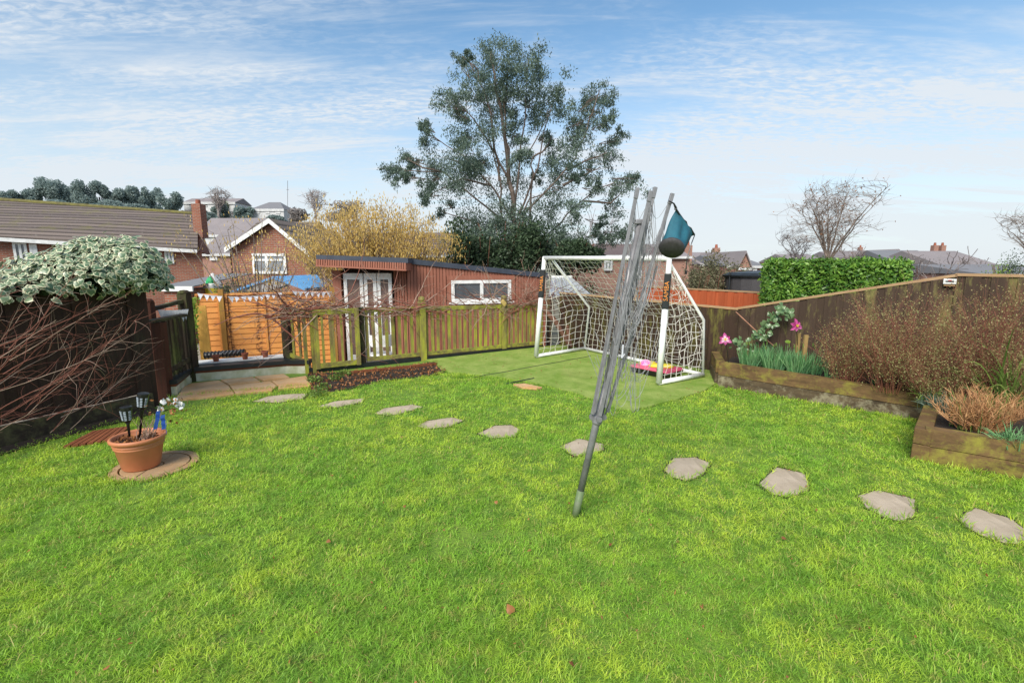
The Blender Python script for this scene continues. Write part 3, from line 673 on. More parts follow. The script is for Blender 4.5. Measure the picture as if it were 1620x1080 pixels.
# ------------------------------------------------------------------ left dark fence
def board_fence(name, A, B, z0, zA, zB, bw, thick, mat, label, cat='fence', nrm_side=1, gap=.004, cap=None, cap_mat=None, base_h=0, base_mat=None, stagger=True, post_every=None, post_mat=None, post_side=-1, group=None):
    A, B = Vector(A), Vector(B); d = (B - A); L = d.length; d.normalize(); nn = Vector((d.y, -d.x, 0)) * nrm_side
    root = empty(name, (A + B) / 2 + Vector((0, 0, z0)), label, cat, group)
    n = max(1, int(L / bw)); mb = MB()
    for i in range(n):
        s0, s1 = i / n, (i + 1) / n; p = A.lerp(B, s0); q = A.lerp(B, s1)
        off = (.0 if (i % 2 == 0 or not stagger) else thick * .8)
        zt0 = zA + (zB - zA) * s0 + random.uniform(-.006, .004); zt1 = zt0 + (zB - zA) / n
        ov = .012 if stagger and i % 2 else -gap / 2
        a = p - d * ov + nn * off; b = q + d * ov + nn * off
        mb.prism([Vector((a.x, a.y, z0 + base_h)), Vector((b.x, b.y, z0 + base_h)), Vector((b.x, b.y, zt1)), Vector((a.x, a.y, zt0))], nn * thick)
    mb.build('board_panel', mat, root)
    if cap:
        mb = MB(); mb.beam(Vector((A.x, A.y, zA + cap / 2 + .003)) + nn * thick * .5, Vector((B.x, B.y, zB + cap / 2 + .003)) + nn * thick * .5, .055, cap); mb.build('capping_rail', cap_mat, root)
    if base_h:
        mb = MB(); mb.beam(Vector((A.x, A.y, z0 + base_h / 2 - .01)) + nn * .035, Vector((B.x, B.y, z0 + base_h / 2 - .01)) + nn * .035, .05, base_h); mb.build('gravel_board', base_mat, root)
    if post_every:
        k = int(L / post_every)
        for i in range(k + 1):
            s = i / k; p = A.lerp(B, s) + nn * post_side * .06; z = zA + (zB - zA) * s
            mb = MB(); mb.box(p + Vector((0, 0, z0)) - d * .04 - nn * .04, d * .08, nn * .08, (0, 0, z - z0 - .03)); mb.build('post', post_mat, root)
    return root
board_fence('dark_board_fence', LF0 - (LF1 - LF0) * .3, LF1, -.05, 1.50, 1.40, .125, .018, M['dark_fence'], 'tall dark stained board fence on the left, topped with variegated ivy', nrm_side=1, base_h=.25, base_mat=M['dark_fence_base'], cap=.02, cap_mat=M['cap_wood'], post_every=1.9, post_mat=M['dark_fence'])

mb = MB(); mb.cbox((LF1.x - .03, LF1.y + .06, .66), (.09, 0, 0), (0, .09, 0), (0, 0, 1.46)); tag(mb.build('fence_post', M['dark_fence']), 'square dark post at the far end of the dark left fence, under the ivy', 'fence post')
# ivy
root = empty('variegated_ivy', at(130, 460, 5.2), 'big dome of variegated ivy growing over the top of the dark left fence', 'ivy')
C, Nn = [], []
for (px, py, Y_, rx, rz, n_) in [(172, 425, 5.45, .56, .33, 1600), (105, 438, 5.15, .60, .25, 1200), (205, 440, 5.65, .42, .30, 900), (18, 466, 4.75, .5, .2, 600), (-60, 466, 4.5, .5, .2, 350), (150, 436, 5.45, .5, .40, 260), (196, 418, 5.5, .3, .30, 260)]:
    c = np.array(at(px, py, Y_)); d = unit(rng.normal(size=(n_, 3)) + np.array([0, -.5, .3])); d = unit(d)
    C.append(c + d * np.array([rx, .38, rz]) * np.clip(rng.normal(.98, .10, n_), .75, 1.28)[:, None]); Nn.append(unit(d + np.array([0, -.35, .55])) + rng.normal(size=(n_, 3)) * .22)
C = np.concatenate(C); Nn = np.concatenate(Nn); kz = C[:, 2] > 1.43 - .10 * rng.random(len(C)) ** 2; C, Nn = C[kz], Nn[kz]
broad_leaves('variegated_leaves', C, np.clip(rng.gamma(7, .0075, len(C)), .024, .085), Nn, M['ivy'], root)
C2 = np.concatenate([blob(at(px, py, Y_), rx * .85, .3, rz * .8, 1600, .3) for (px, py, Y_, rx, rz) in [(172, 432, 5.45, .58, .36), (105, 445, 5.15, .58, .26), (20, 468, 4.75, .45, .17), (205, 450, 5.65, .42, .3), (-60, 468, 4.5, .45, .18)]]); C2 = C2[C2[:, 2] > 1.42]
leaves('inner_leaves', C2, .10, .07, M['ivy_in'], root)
# bare shrub
root = empty('bare_shrub', gp(60, 715), 'leafless red brown tangled shrub in front of the dark left fence', 'shrub')
def rtube(mb, p, d, L, r0, n=8, wob=.25, bend=Vector((0, 0, 0)), sides=4):
    pts = [p]; rs = [r0]
    for j in range(n):
        d = (d + Vector((random.gauss(0, wob), random.gauss(0, wob), random.gauss(0, wob))) * .5 + bend).normalized(); p = p + d * L / n; pts.append(p); rs.append(r0 * (1 - .75 * (j + 1) / n))
    mb.tube(pts, rs, sides, cap=False); return pts, d
mbr, mbp = MB(), MB()
for k in range(56):
    p = at(random.uniform(-190, 120), 0, 4.6); Y_ = random.uniform(3.9, 4.75); px = random.uniform(-160, 150)
    s = random.random(); base = LF0.lerp(LF1, random.uniform(.15, .75)) + Vector((random.uniform(.12, .35), -.1, random.uniform(.02, .95)))
    d = Vector((random.uniform(.1, .9), random.uniform(.2, 1.0), random.uniform(.1, 1.0))).normalized()
    mb = mbp if random.random() < .25 else mbr
    pts, _ = rtube(mb, base, d, random.uniform(.7, 1.35), random.uniform(.0025, .0065), 9, .2, Vector((0, .03, random.uniform(-.07, .05))))
    for q in pts[2:]:
        for _k in range(2):
            if random.random() < .6: rtube(mbp if random.random() < .4 else mbr, q, (d + Vector((random.gauss(0, .7), random.gauss(0, .5), random.gauss(.2, .7)))).normalized(), random.uniform(.15, .5), .0019, 5, .38)
mbr.build('red_stem', M['twig_red'], root); mbp.build('pale_stem', M['twig_pale'], root)

# ------------------------------------------------------------------ brown railing to the steps
root = empty('stair_railing', gp(265, 622), 'dark brown timber railing beside the steps behind the left fence', 'railing')
def post(mb, a, w, z0, z1, cap=True):
    mb.cbox((a.x, a.y, (z0 + z1) / 2), (w, 0, 0), (0, w, 0), (0, 0, z1 - z0))
    if cap: mb.lathe((a.x, a.y, z1), [(w * .62, 0), (w * .62, .02), (w * .35, .045), (0, .05)], 12)
p1 = gp(264, 626); p2 = Vector((p1.x - .28, p1.y + .25, 0)); p3 = gp(303, 584, .2); p3 = Vector((p3.x - .06, p3.y + .1, 0))
z1 = at(264, 510, p1.y).z
mb = MB(); mb.cbox((p1.x, p1.y, z1 / 2 - .1), (.12, 0, 0), (0, .12, 0), (0, 0, z1 + .2)); mb.build('post', M['rail_brown'], root)
mb = MB(); post(mb, p2, .09, -.3, at(258, 478, p2.y).z); mb.build('post', M['rail_brown'], root)
mb = MB(); post(mb, p3, .13, -.3, at(297, 464, p3.y).z); mb.build('post', M['rail_dark'], root)
zt = at(297, 475, p3.y).z
for a_, b_, w_, h_ in (((p1.x - .06, p1.y - .06, z1 + .02), (p1.x + .10, p1.y + .35, z1 + .06), .13, .035), ((p2.x, p2.y, at(258, 490, p2.y).z), (p3.x, p3.y, zt), .07, .05), ((p1.x, p1.y, .3), (p3.x, p3.y, .35), .04, .07)):
    mb = MB(); mb.beam(a_, b_, w_, h_); mb.build('rail', M['dark_fence_base'], root)
for k in range(6):
    q = p1.lerp(p3, (k + 1) / 7); mb = MB(); mb.cbox((q.x, q.y, .55), (.035, 0, 0), (0, .035, 0), (0, 0, .85 + .02 * k)); mb.build('baluster', M['rail_dark'], root)
mb = MB()
for k in range(9):
    q = p2.lerp(p3, .15 + .085 * k); z = at(270, 488, q.y).z - .02 + random.uniform(-.01, .01); a = Vector((q.x + .05, q.y - .03, z)); mb.add([a, a + Vector((.06, .05, 0)), a + Vector((.03, .02, -.12 - random.random() * .05))], [(0, 1, 2)])
tag(mb.build('bunting', M['bunting']), 'crumpled white bunting tied along the brown stair railing', 'bunting', 'white bunting')

# ------------------------------------------------------------------ patio recess
p_front0, p_front1 = gp(272, 631), gp(493, 609)
pz = .02
pat = [((275, 631), (292, 612), (310, 604), (352, 600), (371, 622), (300, 629)), ]
slabpx = [([(277, 631), (290, 612), (302, 606), (346, 601), (361, 609), (371, 622), (330, 627)], 'sandstone patio slab at the left end by the brown railing'),
          ([(349, 600), (400, 595.5), (412, 603), (363, 608)], 'small ochre sandstone patio slab against the white riser'),
          ([(364, 609.5), (414, 604), (428, 602.5), (438, 610), (430, 617), (373, 622)], 'pale cracked sandstone patio slab at the middle of the front edge'),
          ([(403, 595), (449, 591), (458, 596.5), (418, 601.5)], 'narrow sandstone patio slab in the back corner'),
          ([(430, 602), (460, 597.5), (484, 594), (492, 609), (440, 615), (441, 610)], 'orange sandstone patio slab at the right end by the leaf litter')]
for q, lb in slabpx:
    mb = MB(); mb.prism([gp(a, b, pz + .012) for a, b in q], (0, 0, -.05)); tag(mb.build('patio_slab', M['slab'], bevel=.005), lb, 'patio slab', 'sandstone patio slabs')
root = empty('retaining_wall', (W1 + W2) / 2, 'low white retaining wall with black coping around the small patio', 'wall')
W3 = PA + Vector((.03, -.03, 0)); mb = MB(); th_ = .10
W0b = Vector((W0.x, W0.y, 0))
for a, b in [(W0b, W1), (W1, W2), (W2, W3)]:
    d = (b - a).normalized(); nn = Vector((-d.y, d.x, 0))
    mb.box(Vector((a.x, a.y, -.55)), b - a, nn * th_, (0, 0, .67))
mb.build('wall', M['white_render'], root)
mb = MB()
for a, b in [(W0b, W1), (W1, W2), (W2, W3)]:
    d = (b - a).normalized(); nn = Vector((-d.y, d.x, 0)); mb.box(Vector((a.x, a.y, .12)) + nn * .006 - d * .004, b - a + d * .008, nn * .09, (0, 0, .035))
mb.build('timber_strip', M['rust_wood'], root)
mb = MB(); W = [Vector((p.x, p.y, .155)) for p in (W0b, W1, W2, W3)]
for a, b in [(0, 1), (1, 2), (2, 3)]:
    d = (W[b] - W[a]).normalized(); nn = Vector((-d.y, d.x, 0)); mb.box(W[a] - nn * .02 - d * .02, W[b] - W[a] + d * .04, nn * .5 if a == 1 else nn * .16, (0, 0, .055 + .002 * a))
mb.build('coping', M['black_trim'], root)
dW = (W2 - W1).normalized(); nW = Vector((-dW.y, dW.x, 0))
mb = MB(); mb.box(gp(308, 577, .216), gp(449, 566, .216) - gp(308, 577, .216), nW * .27, (0, 0, .02)); tag(mb.build('white_shelf_board', M['white_board'], bevel=.003), 'white board lying flat on the black coping behind the patio', 'board')
for (px, py, w_, lb) in [(342, 571.5, .05, 'small terracotta pot at the left end of the white board'), (388, 568, .048, 'small terracotta pot in the middle of the white board'), (420, 564.5, .05, 'small terracotta pot at the right end of the white board')]:
    c = gp(px, py, .237); mb = MB(); mb.lathe(c, [(w_ * .72, 0), (w_ * .9, .075), (w_ * 1.08, .077), (w_ * 1.08, .10), (w_ * .95, .10), (w_ * .85, .06), (0, .06)], 18); tag(mb.build('small_pot', M['terracotta_old'], smooth=False), lb, 'plant pot', 'small pots on the white board')
root = empty('corrugated_pipe', gp(350, 562, .22), 'black ribbed pipe lying behind the small pots at the foot of the orange fence', 'pipe')
a, b = at(324, 562, 7.62), at(388, 557, 7.75); nS = 34; pts = [a.lerp(b, i / nS) for i in range(nS + 1)]
mb = MB(); mb.tube(pts, [.05 + (.012 if i % 3 == 0 else 0) for i in range(nS + 1)], 14); mb.build('pipe', M['black_plastic'], root)
mb = MB()
for k in range(5): q = a.lerp(b, .45 + .1 * k); mb.tube([q + Vector((.0, -.064, .0)), q + Vector((.02, -.058, .03)), q + Vector((.035, -.03, .055))], .005, 5)
mb.build('rib_highlight', M['alloy'], root)

# orange lap fence on the lower terrace
OA, OB = at(308, 460, 8.7), at(528, 462, 9.65); OA.z = OB.z = 0
oz = 1.17
def lap_panel(A, B, z0, z1, label):
    A, B = Vector(A), Vector(B); d = (B - A).normalized(); nn = Vector((d.y, -d.x, 0)); L = (B - A).length
    root = empty('lap_fence_panel', (A + B) / 2 + Vector((0, 0, z0)), label, 'fence panel', 'orange lap fence panels')
    n_ = int((z1 - z0) / .098); mb = MB(); h = (z1 - z0) / n_
    for i in range(n_):
        zb = z0 + i * h; pts = [(0, .0), (0, h + .012), (-.008, h + .012), (-.018, 0)]
        a = A; seg = 8; up0 = [random.uniform(-.004, .004) for _ in range(seg + 1)]
        for s in range(seg):
            q0, q1 = A.lerp(B, s / seg), A.lerp(B, (s + 1) / seg); 
            f = [Vector((q0.x, q0.y, zb + up0[s])) + nn * .020, Vector((q1.x, q1.y, zb + up0[s + 1])) + nn * .020, Vector((q1.x, q1.y, zb + h + .01)) + nn * .006, Vector((q0.x, q0.y, zb + h + .01)) + nn * .006]
            mb.add(f + [p - nn * .006 for p in f], [(0, 1, 2, 3), (7, 6, 5, 4), (0, 4, 5, 1)], r=(i * 37 % 11) / 11)
    mb.build('lap_boards', M['orange_wood'], root)
    for s in (0.02, .36, .98) if L > 1.2 else (.03, .97):
        q = A.lerp(B, s); mb = MB(); mb.box(Vector((q.x, q.y, z0)) + nn * .024 - d * .018, d * .036, nn * .018, (0, 0, z1 - z0)); mb.build('batten', M['orange_wood'], root)
    mb = MB(); mb.box(Vector((A.x, A.y, z1)) - nn * .02, d * L, nn * .07, (0, 0, .035)); mb.build('capping_rail', M['orange_wood'], root)
M['rust_stain'] = plain('dark_stain', (.20, .07, .02), .8, .3, 20, bump=0)
dO = (OB - OA).normalized(); pw = [(0, .36), (.44, 2.27), (2.35, 4.18)]
labs = ['narrow orange lap fence panel at the left of the wooden post', 'wide orange lap fence panel hung with bunting behind the white board', 'orange lap fence panel seen behind the green railing post']
for (s0, s1), lb in zip(pw, labs): lap_panel(OA + dO * s0, OA + dO * min(s1, (OB - OA).length), -.6, oz - .03, lb)
for s, lb in ((.40, 'square wooden fence post between the narrow and the wide orange panel'), (2.31, 'square wooden fence post at the right end of the wide orange panel')):
    q = OA + dO * s; mb = MB(); mb.box(Vector((q.x, q.y, -.6)) - dO * .04 + Vector((dO.y, -dO.x, 0)) * -.02, dO * .08, Vector((dO.y, -dO.x, 0)) * .09, (0, 0, oz + .68)); tag(mb.build('fence_post', M['orange_post']), lb, 'fence post', 'orange fence posts')
a = at(319, 560, 8.35); b = at(313, 483, 8.5); mb = MB(); a.z = -.6; mb.box(a, (.17, .03, 0), Vector((-.09, .1, at(313, 483, 8.5).z + .6)), (.005, -.022, 0)); tag(mb.build('leaning_board', M['yellow_board']), 'yellow wooden board leaning against the orange fence', 'board')
root = empty('climbing_plant', at(303, 560, 8.0), 'bright green feathery climber beside the dark railing post', 'plant')
C = np.array([list(at(random.gauss(306, 4), random.uniform(470, 570), 8.2 + random.gauss(0, .08))) for _ in range(900)]); leaves('foliage', C, .05, .025, M['lime'], root)
mb = MB(); mb.tube([at(306, 600, 8.2), at(304, 530, 8.2), at(307, 475, 8.2)], .008, 5); mb.build('stem', M['bark'], root)
# bunting on the fence
def bunting(A, B, n_, sag, s, label):
    mb = MB(); root = empty('bunting', (A + B) / 2, label, 'bunting', 'white bunting')
    line = []
    for i in range(n_ + 1):
        q = A.lerp(B, i / n_) - Vector((0, 0, sag * 4 * (i / n_) * (1 - i / n_))); line.append(q)
    for i in range(n_):
        a, b = line[i], line[i + 1]; a2, b2 = a.lerp(b, .06), a.lerp(b, .94); c = (a + b) / 2 + Vector((random.uniform(-.015, .015), random.uniform(-.03, .02), -s * random.uniform(.85, 1.1)))
        mb.add([a2, b2, c], [(0, 1, 2)])
    mb.build('flag', M['bunting'], root); mb = MB(); mb.tube(line, .006, 4); mb.build('cord', M['bunting'], root)
bunting(at(312, 464, 8.45), at(352, 469, 8.5), 4, .01, .10, 'short run of white bunting at the left end of the orange fence')
bunting(at(361, 470, 8.6), at(447, 463, 8.9), 9, .02, .10, 'long run of white bunting across the wide orange fence panel')
bunting(at(462, 461, 9.0), at(525, 462, 9.2), 7, .01, .10, 'white bunting behind the tangled vine on the right of the orange fence')

# ------------------------------------------------------------------ picket fence
pd = (PB - PA).normalized(); pn = Vector((pd.y, -pd.x, 0)); PL = (PB - PA).length
def pl_at(px, py=520):
    """distance along the picket line seen at image column px"""
    u = ray(px, py); k = u.x / u.y; return (PA.x - k * PA.y) / (k * pd.y - pd.x)
def pt(s, z): return Vector((PA.x + pd.x * s, PA.y + pd.y * s, z))
root = empty('picket_fence', PA, 'mossy green picket fence tangled with bare vine in front of the garden room', 'fence')
def ztop(s): return 1.0 - .10 * s / PL
def zbot(s): return .10 - .03 * s / PL
s_posts = [pl_at(572), pl_at(668), pl_at(797), PL - .05]
for k, s in enumerate(s_posts):
    w_ = .11 if k == 1 else .085; mb = MB(); zt_ = ztop(s) + (.10 if k in (1, 2) else .02)
    mb.box(pt(s, -.1) - pd * w_ / 2 - pn * (w_ / 2 - .0), pd * w_, pn * w_, (0, 0, zt_ + .1))
    if k in (1, 2): mb.lathe(pt(s, zt_), [(.045, 0), (.06, .03), (.05, .075), (0, .09)], 12)
    mb.build('post', M['moss_wood'] if k else M['rail_dark'], root, bevel=.004)
for a, b in zip(s_posts[:-1], s_posts[1:]):
    mb = MB(); mb.beam(pt(a + .06, ztop(a) - .03), pt(b - .06, ztop(b) - .03), .045, .07); mb.build('rail', M['moss_rail'], root, bevel=.004)
    mb = MB(); mb.beam(pt(a + .06, zbot(a) + .03), pt(b - .06, zbot(b) + .03), .045, .07); mb.build('rail', M['moss_rail'], root, bevel=.004)
    n_ = max(3, int((b - a) / .108))
    for i in range(n_):
        s = a + (b - a) * (i + .75) / (n_ + .5); mb = MB(); mb.cbox(pt(s, (ztop(s) + zbot(s)) / 2) + pn * .001, pd * random.uniform(.044, .054), pn * .03, Vector((random.uniform(-.01, .01), 0, ztop(s) - zbot(s) - .10))); mb.build('picket', M['moss_wood'], root)
mb = MB(); mb.beam(pt(.0, .045), pt(PL, .02), .09, .07); mb.build('base_board', M['black_trim'], root)
# corner posts and return
root2 = empty('corner_railing', PA, 'short mossy railing turning the corner beside the small patio', 'railing')
mb = MB(); mb.box(pt(.0, .0) - pd * .04, pd * .05, pn * .05, (0, 0, 1.02)); mb.box(pt(.07, 0), pd * .05, pn * .055, (0, 0, 1.01)); mb.build('post', M['moss_wood'], root2)
q = gp(456, 566, .2); q = Vector((q.x, q.y, 0)); mb = MB(); post(mb, q, .11, .17, at(456, 486, q.y).z, True); mb.build('post', M['rail_dark'], root2)
for z0_, z1_ in ((.95, 1.0), (.28, .16)):
    mb = MB(); mb.beam(Vector((q.x, q.y, z0_)), Vector((PA.x, PA.y, z1_)), .04, .06); mb.build('rail', M['moss_rail'], root2)
for s in (.35, .7):
    c = q.lerp(PA, s); mb = MB(); mb.cbox((c.x, c.y, .62), (.035, 0, 0), (0, .03, 0), (0, 0, .75)); mb.build('picket', M['moss_wood'], root2)
# gate
root3 = empty('picket_gate', pt(.4, 0), 'small mossy picket gate between the corner post and the dark gate post', 'gate')
g0, g1 = pl_at(495), pl_at(566); go = pn * .075
for s in (g0 + .03, g1 - .03):
    mb = MB(); mb.cbox(pt(s, .53) + go, pd * .07, pn * .04, (0, 0, .94)); mb.build('stile', M['moss_wood'], root3, bevel=.003)
for z in (.96, .11):
    mb = MB(); mb.beam(pt(g0 + .065, z) + go, pt(g1 - .065, z) + go, .038, .08); mb.build('rail', M['moss_rail'], root3, bevel=.003)
for i, (s, w_) in enumerate([(.18, .035), (.38, .075), (.60, .035), (.80, .035)]):
    mb = MB(); mb.cbox(pt(g0 + (g1 - g0) * s, .535) + go, pd * w_, pn * .025, (0, 0, .77)); mb.build('picket', M['moss_wood'], root3)
# edging plank and litter
mb = MB(); mb.beam(gp(548, 590, .03), gp(690, 576, .03), .025, .05); tag(mb.build('edging_plank', M['rust_wood']), 'rust brown edging plank along the foot of the picket fence', 'plank')
sp2 = [(p.x, p.y) for p in soil_poly]; cs = []
while len(cs) < 1050:
    x_, y_ = random.uniform(-3.6, -.8), random.uniform(6, 9)
    if in_poly(np.array([x_]), np.array([y_]), sp2)[0]: cs.append((x_, y_, .02 + random.random() * .025))
lt = leaves('leaf_litter', np.array(cs), rng.uniform(.02, .06, 1050), rng.uniform(.014, .035, 1050), M['dry_leaf'], nrm=np.tile([0, 0, 2.5], (1050, 1))); tag(lt, 'red brown leaf litter along the foot of the picket fence', 'leaf litter', kind='stuff')
C = np.concatenate([blob(gp(px, py, .05), .12, .1, .06, 160, .2) for px, py in ((497, 600), (510, 612), (545, 590), (504, 622), (530, 597))]); wdp = leaves('low_weeds', C, .035, .022, M['strap']); tag(wdp, 'small green weeds creeping over the leaf litter by the corner post', 'weeds', kind='stuff')
# vine on the fence
root = empty('bare_vine', pt(1.5, .9), 'leafless twisted vine sprawling along the top of the picket fence', 'vine')
mbt, mbd = MB(), MB()
for k in range(250):
    s = random.choice([random.uniform(-.35, .6), random.uniform(-.2, 2.0), random.uniform(.4, PL), random.uniform(PL - 1.7, PL)]); zb = ztop(max(s, 0)) + random.gauss(-.02, .07)
    p = pt(s, zb) + pn * random.uniform(-.12, .1); d = (pd * random.choice((-1, 1)) * random.uniform(.4, 1) + Vector((0, 0, random.gauss(.15, .35))) + pn * random.gauss(0, .12)).normalized()
    mb = mbt if random.random() < .4 else mbd
    pts, dd = rtube(mb, p, d, random.uniform(.4, 1.2), random.uniform(.004, .012), 9, .32, Vector((0, 0, random.uniform(-.08, .05))))
    for q_ in pts[2::2]:
        if random.random() < .6: rtube(mbt, q_, Vector((random.gauss(0, .7), random.gauss(0, .3), random.gauss(.3, .6))).normalized(), random.uniform(.12, .4), .003, 5, .3)
for k in range(26):   # upright wisps left of the garden room and right end
    s = random.choice((random.uniform(-.6, .5), random.uniform(PL - 1.2, PL))); rtube(mbt, pt(s, .95), Vector((random.gauss(0, .5), 0, 1)).normalized(), random.uniform(.35, .8), .0045, 8, .35)
for k in range(12):   # thick knots
    s = random.choice((random.uniform(-.6, .4), random.uniform(1.6, 2.6))); rtube(mbd, pt(s, .92), (pd * random.choice((-1, 1)) + Vector((0, 0, random.gauss(0, .2)))).normalized(), .8, .017, 8, .4)
# hanging down across pickets
for k in range(16):
    s = random.uniform(0, PL * .6); rtube(mbd if k % 2 else mbt, pt(s, .85) + pn * .06, (pd * random.uniform(-1, 1) + Vector((0, 0, -.8))).normalized(), random.uniform(.5, 1.3), .005, 10, .3, Vector((0, 0, .05)))
mbt.build('twig', M['twig_pale'], root); mbd.build('stem', M['twig_red'], root)
mb = MB(); c = pt(pl_at(793), .99) + pn * .07
broad_leaves('yellow_leaf', np.array([list(c), list(c + Vector((.03, 0, -.05)))]), .09, np.array([[0, -1, .2], [.3, -1, 0]]), M['catkin'], root)
# brushwood heap at right end behind the goal
root = empty('brushwood', at(868, 500, 10.2), 'pile of dead brushwood and a dark leaning branch behind the goal net', 'brushwood')
mb = MB()
for k in range(60): rtube(mb, at(random.uniform(830, 925), random.uniform(455, 485), 9.7), Vector((random.gauss(0, 1), random.gauss(0, .2), random.gauss(0, .35))).normalized(), random.uniform(.3, .9), .006, 6, .3)
mb.tube([at(858, 486, 9.6), at(880, 510, 9.4), at(900, 545, 9.2)], [.05, .05, .04], 8); mb.tube([at(897, 515, 9.5), at(902, 550, 9.3)], [.04, .05], 8); mb.build('stem', M['bark_red'], root)

# ------------------------------------------------------------------ windows helper
def window(parent, P, U, V, n, fw=.05, mull=(), trans=(), depth=.04, fm='white_pvc', gm='glass', name='window'):
    P, U, V, n = Vector(P), Vector(U), Vector(V), Vector(n).normalized(); u, v = U.normalized(), V.normalized(); mb = MB()
    mb.box(P, U, v * fw, n * depth); mb.box(P + V - v * fw, U, v * fw, n * depth)
    mb.box(P + v * fw, u * fw, V - v * fw * 2, n * depth); mb.box(P + U - u * fw + v * fw, u * fw, V - v * fw * 2, n * depth)
    for m_ in mull: mb.box(P + U * m_ - u * fw * .5 + v * fw, u * fw, V - v * 2 * fw, n * depth * .9)
    for m_ in trans: mb.box(P + V * m_ - v * fw * .35 + u * fw, U - u * 2 * fw, v * fw * .7, n * depth * .8)
    f = mb.build(name, M[fm], parent)
    mb = MB(); mb.quad(P + n * depth * .4, P + U + n * depth * .4, P + U + V + n * depth * .4, P + V + n * depth * .4); mb.build('pane', M[gm], f); return f

# ------------------------------------------------------------------ garden room
groot = empty('garden_room', at(680, 560, 11) * 1.0, 'garden room clad in red brown slats with grey roof edge, glazed doors and wide window', 'garden room')
GL, GR = at(643, 410, 10.9), at(864, 434, 12.0)
gd = Vector((GR.x - GL.x, GR.y - GL.y, 0)); gL = gd.length; gd.normalize(); gn = Vector((gd.y, -gd.x, 0))
zL, zR = at(643, 417, 10.9).z, at(864, 440, 12.0).z
w0, w1 = at(714, 443, 11.26), at(806.5, 445, 11.72)
def on_wall(px, py):
    d = ray(px, py); k = d.x / d.y; s = (GL.x - k * GL.y) / (k * gd.y - gd.x); q = Vector((GL.x, GL.y, 0)) + gd * s; return s, CAM_H + d.z / d.y * q.y
ws0, wz1 = on_wall(713, 443.5); ws1, _ = on_wall(807.5, 445); _, wz0 = on_wall(713, 478)
mb = MB(); nsl = int(gL / .072)
for i in range(nsl):
    s = gL * i / nsl; z1_ = zL + (zR - zL) * s / gL; wsl = gL / nsl - .011
    segs = [(-.6, z1_)]
    if ws0 - .11 < s < ws1 + .08: segs = [(-.6, wz0 - .06), (wz1 + .10, z1_)]
    for a, b in segs:
        if b > a: mb.box(Vector((GL.x, GL.y, a)) + gd * s, gd * wsl, gn * .03, (0, 0, b - a))
mb.build('slat_cladding', M['cladding'], groot)
mb = MB(); mb.prism([Vector((GL.x, GL.y, -.6)), Vector((GR.x, GR.y, -.6)), Vector((GR.x, GR.y, zR)), Vector((GL.x, GL.y, zL))], -gn * 2.6)
mb.build('wall', M['cladding_dark'] if 'cladding_dark' in M else M['dark_fence'], groot)
def wp(s, z, o=0.): return Vector((GL.x, GL.y, z)) + gd * s + gn * o
mb = MB(); 
mb.box(wp(ws0 - .10, wz1 + .005, .0), gd * (ws1 - ws0 + .2), gn * .05, (0, 0, .10)); mb.box(wp(ws0 - .10, wz0 - .06), gd * .095, gn * .048, (0, 0, wz1 - wz0 + .06)); mb.box(wp(ws1 + .005, wz0 - .06), gd * .095, gn * .048, (0, 0, wz1 - wz0 + .06))
mb.build('window_surround', M['cladding'], groot)
window(groot, wp(ws0, wz0, .006), gd * (ws1 - ws0), (0, 0, wz1 - wz0), gn, .075, (.5,), (), .05)
mb = MB(); mb.box(wp(ws0 - .06, wz0 - .05, .0), gd * (ws1 - ws0 + .12), gn * .10, (0, 0, .045)); mb.build('window_sill', M['white_pvc'], groot)
# roof edge
mb = MB(); mb.prism([wp(-.02, zL + .003, .07), wp(gL + .05, zR + .003, .07), wp(gL + .05, zR + .115, .07), wp(-.02, zL + .115, .07)], -gn * 2.75); mb.build('roof', M['grey_fascia'], groot)
# porch
YP = 10.35; c0, c1 = at(500, 403, YP + .1), at(643, 408, YP); cb0, cb1 = at(500, 421.5, YP + .1), at(643, 428.5, YP)
cm0, cm1 = at(500, 410, YP + .1), at(643, 416, YP)
pdx = Vector((c1.x - c0.x, c1.y - c0.y, 0)).normalized(); pnn = Vector((pdx.y, -pdx.x, 0)); pL = (Vector((c1.x, c1.y, 0)) - Vector((c0.x, c0.y, 0))).length
mb = MB(); mb.prism([cm0, cm1, c1, c0], (0, 1.2, 0)); mb.prism([c1 + Vector((.001, 0, .0)), c1 + Vector((.03, .0, -.0)), cm1 + Vector((.03, 0, 0)), cm1 + Vector((.001, 0, 0))], (0, .6, 0)); mb.build('canopy_roof', M['grey_fascia'], groot)
mb = MB()
ns = int(pL / .05)
for i in range(ns):
    a = cm0.lerp(cm1, i / ns); b = cm0.lerp(cm1, (i + .72) / ns); a2 = cb0.lerp(cb1, i / ns); b2 = cb0.lerp(cb1, (i + .72) / ns)
    mb.prism([a2 + Vector((0, .0, .035)), b2 + Vector((0, 0, .035)), b, a], (0, .03, 0))
mb.prism([cb0 + Vector((0, .03, .0)), cb1 + Vector((0, .03, 0)), cm1 + Vector((0, .03, -.002)), cm0 + Vector((0, .03, -.002))], (0, .9, 0))
mb.prism([cb0 + Vector((0, -.02, 0)), cb1 + Vector((0, -.02, 0)), cb1 + Vector((0, -.02, .033)), cb0 + Vector((0, -.02, .033))], (0, .05, 0)); mb.build('canopy_fascia', M['cladding'], groot)
YD = 10.95
dl, dr_ = at(545, 432, YD), at(621, 432, YD); dz0, dz1 = -.56, at(580, 432, YD).z
mb = MB(); a0 = at(527, 430, YD - .05); mb.box(Vector((a0.x, YD - .12, -.6)), Vector((dl.x - a0.x - .05, 0, 0)), (0, .3, 0), (0, 0, dz1 + .66)); mb.build('door_pillar', M['cladding'], groot)
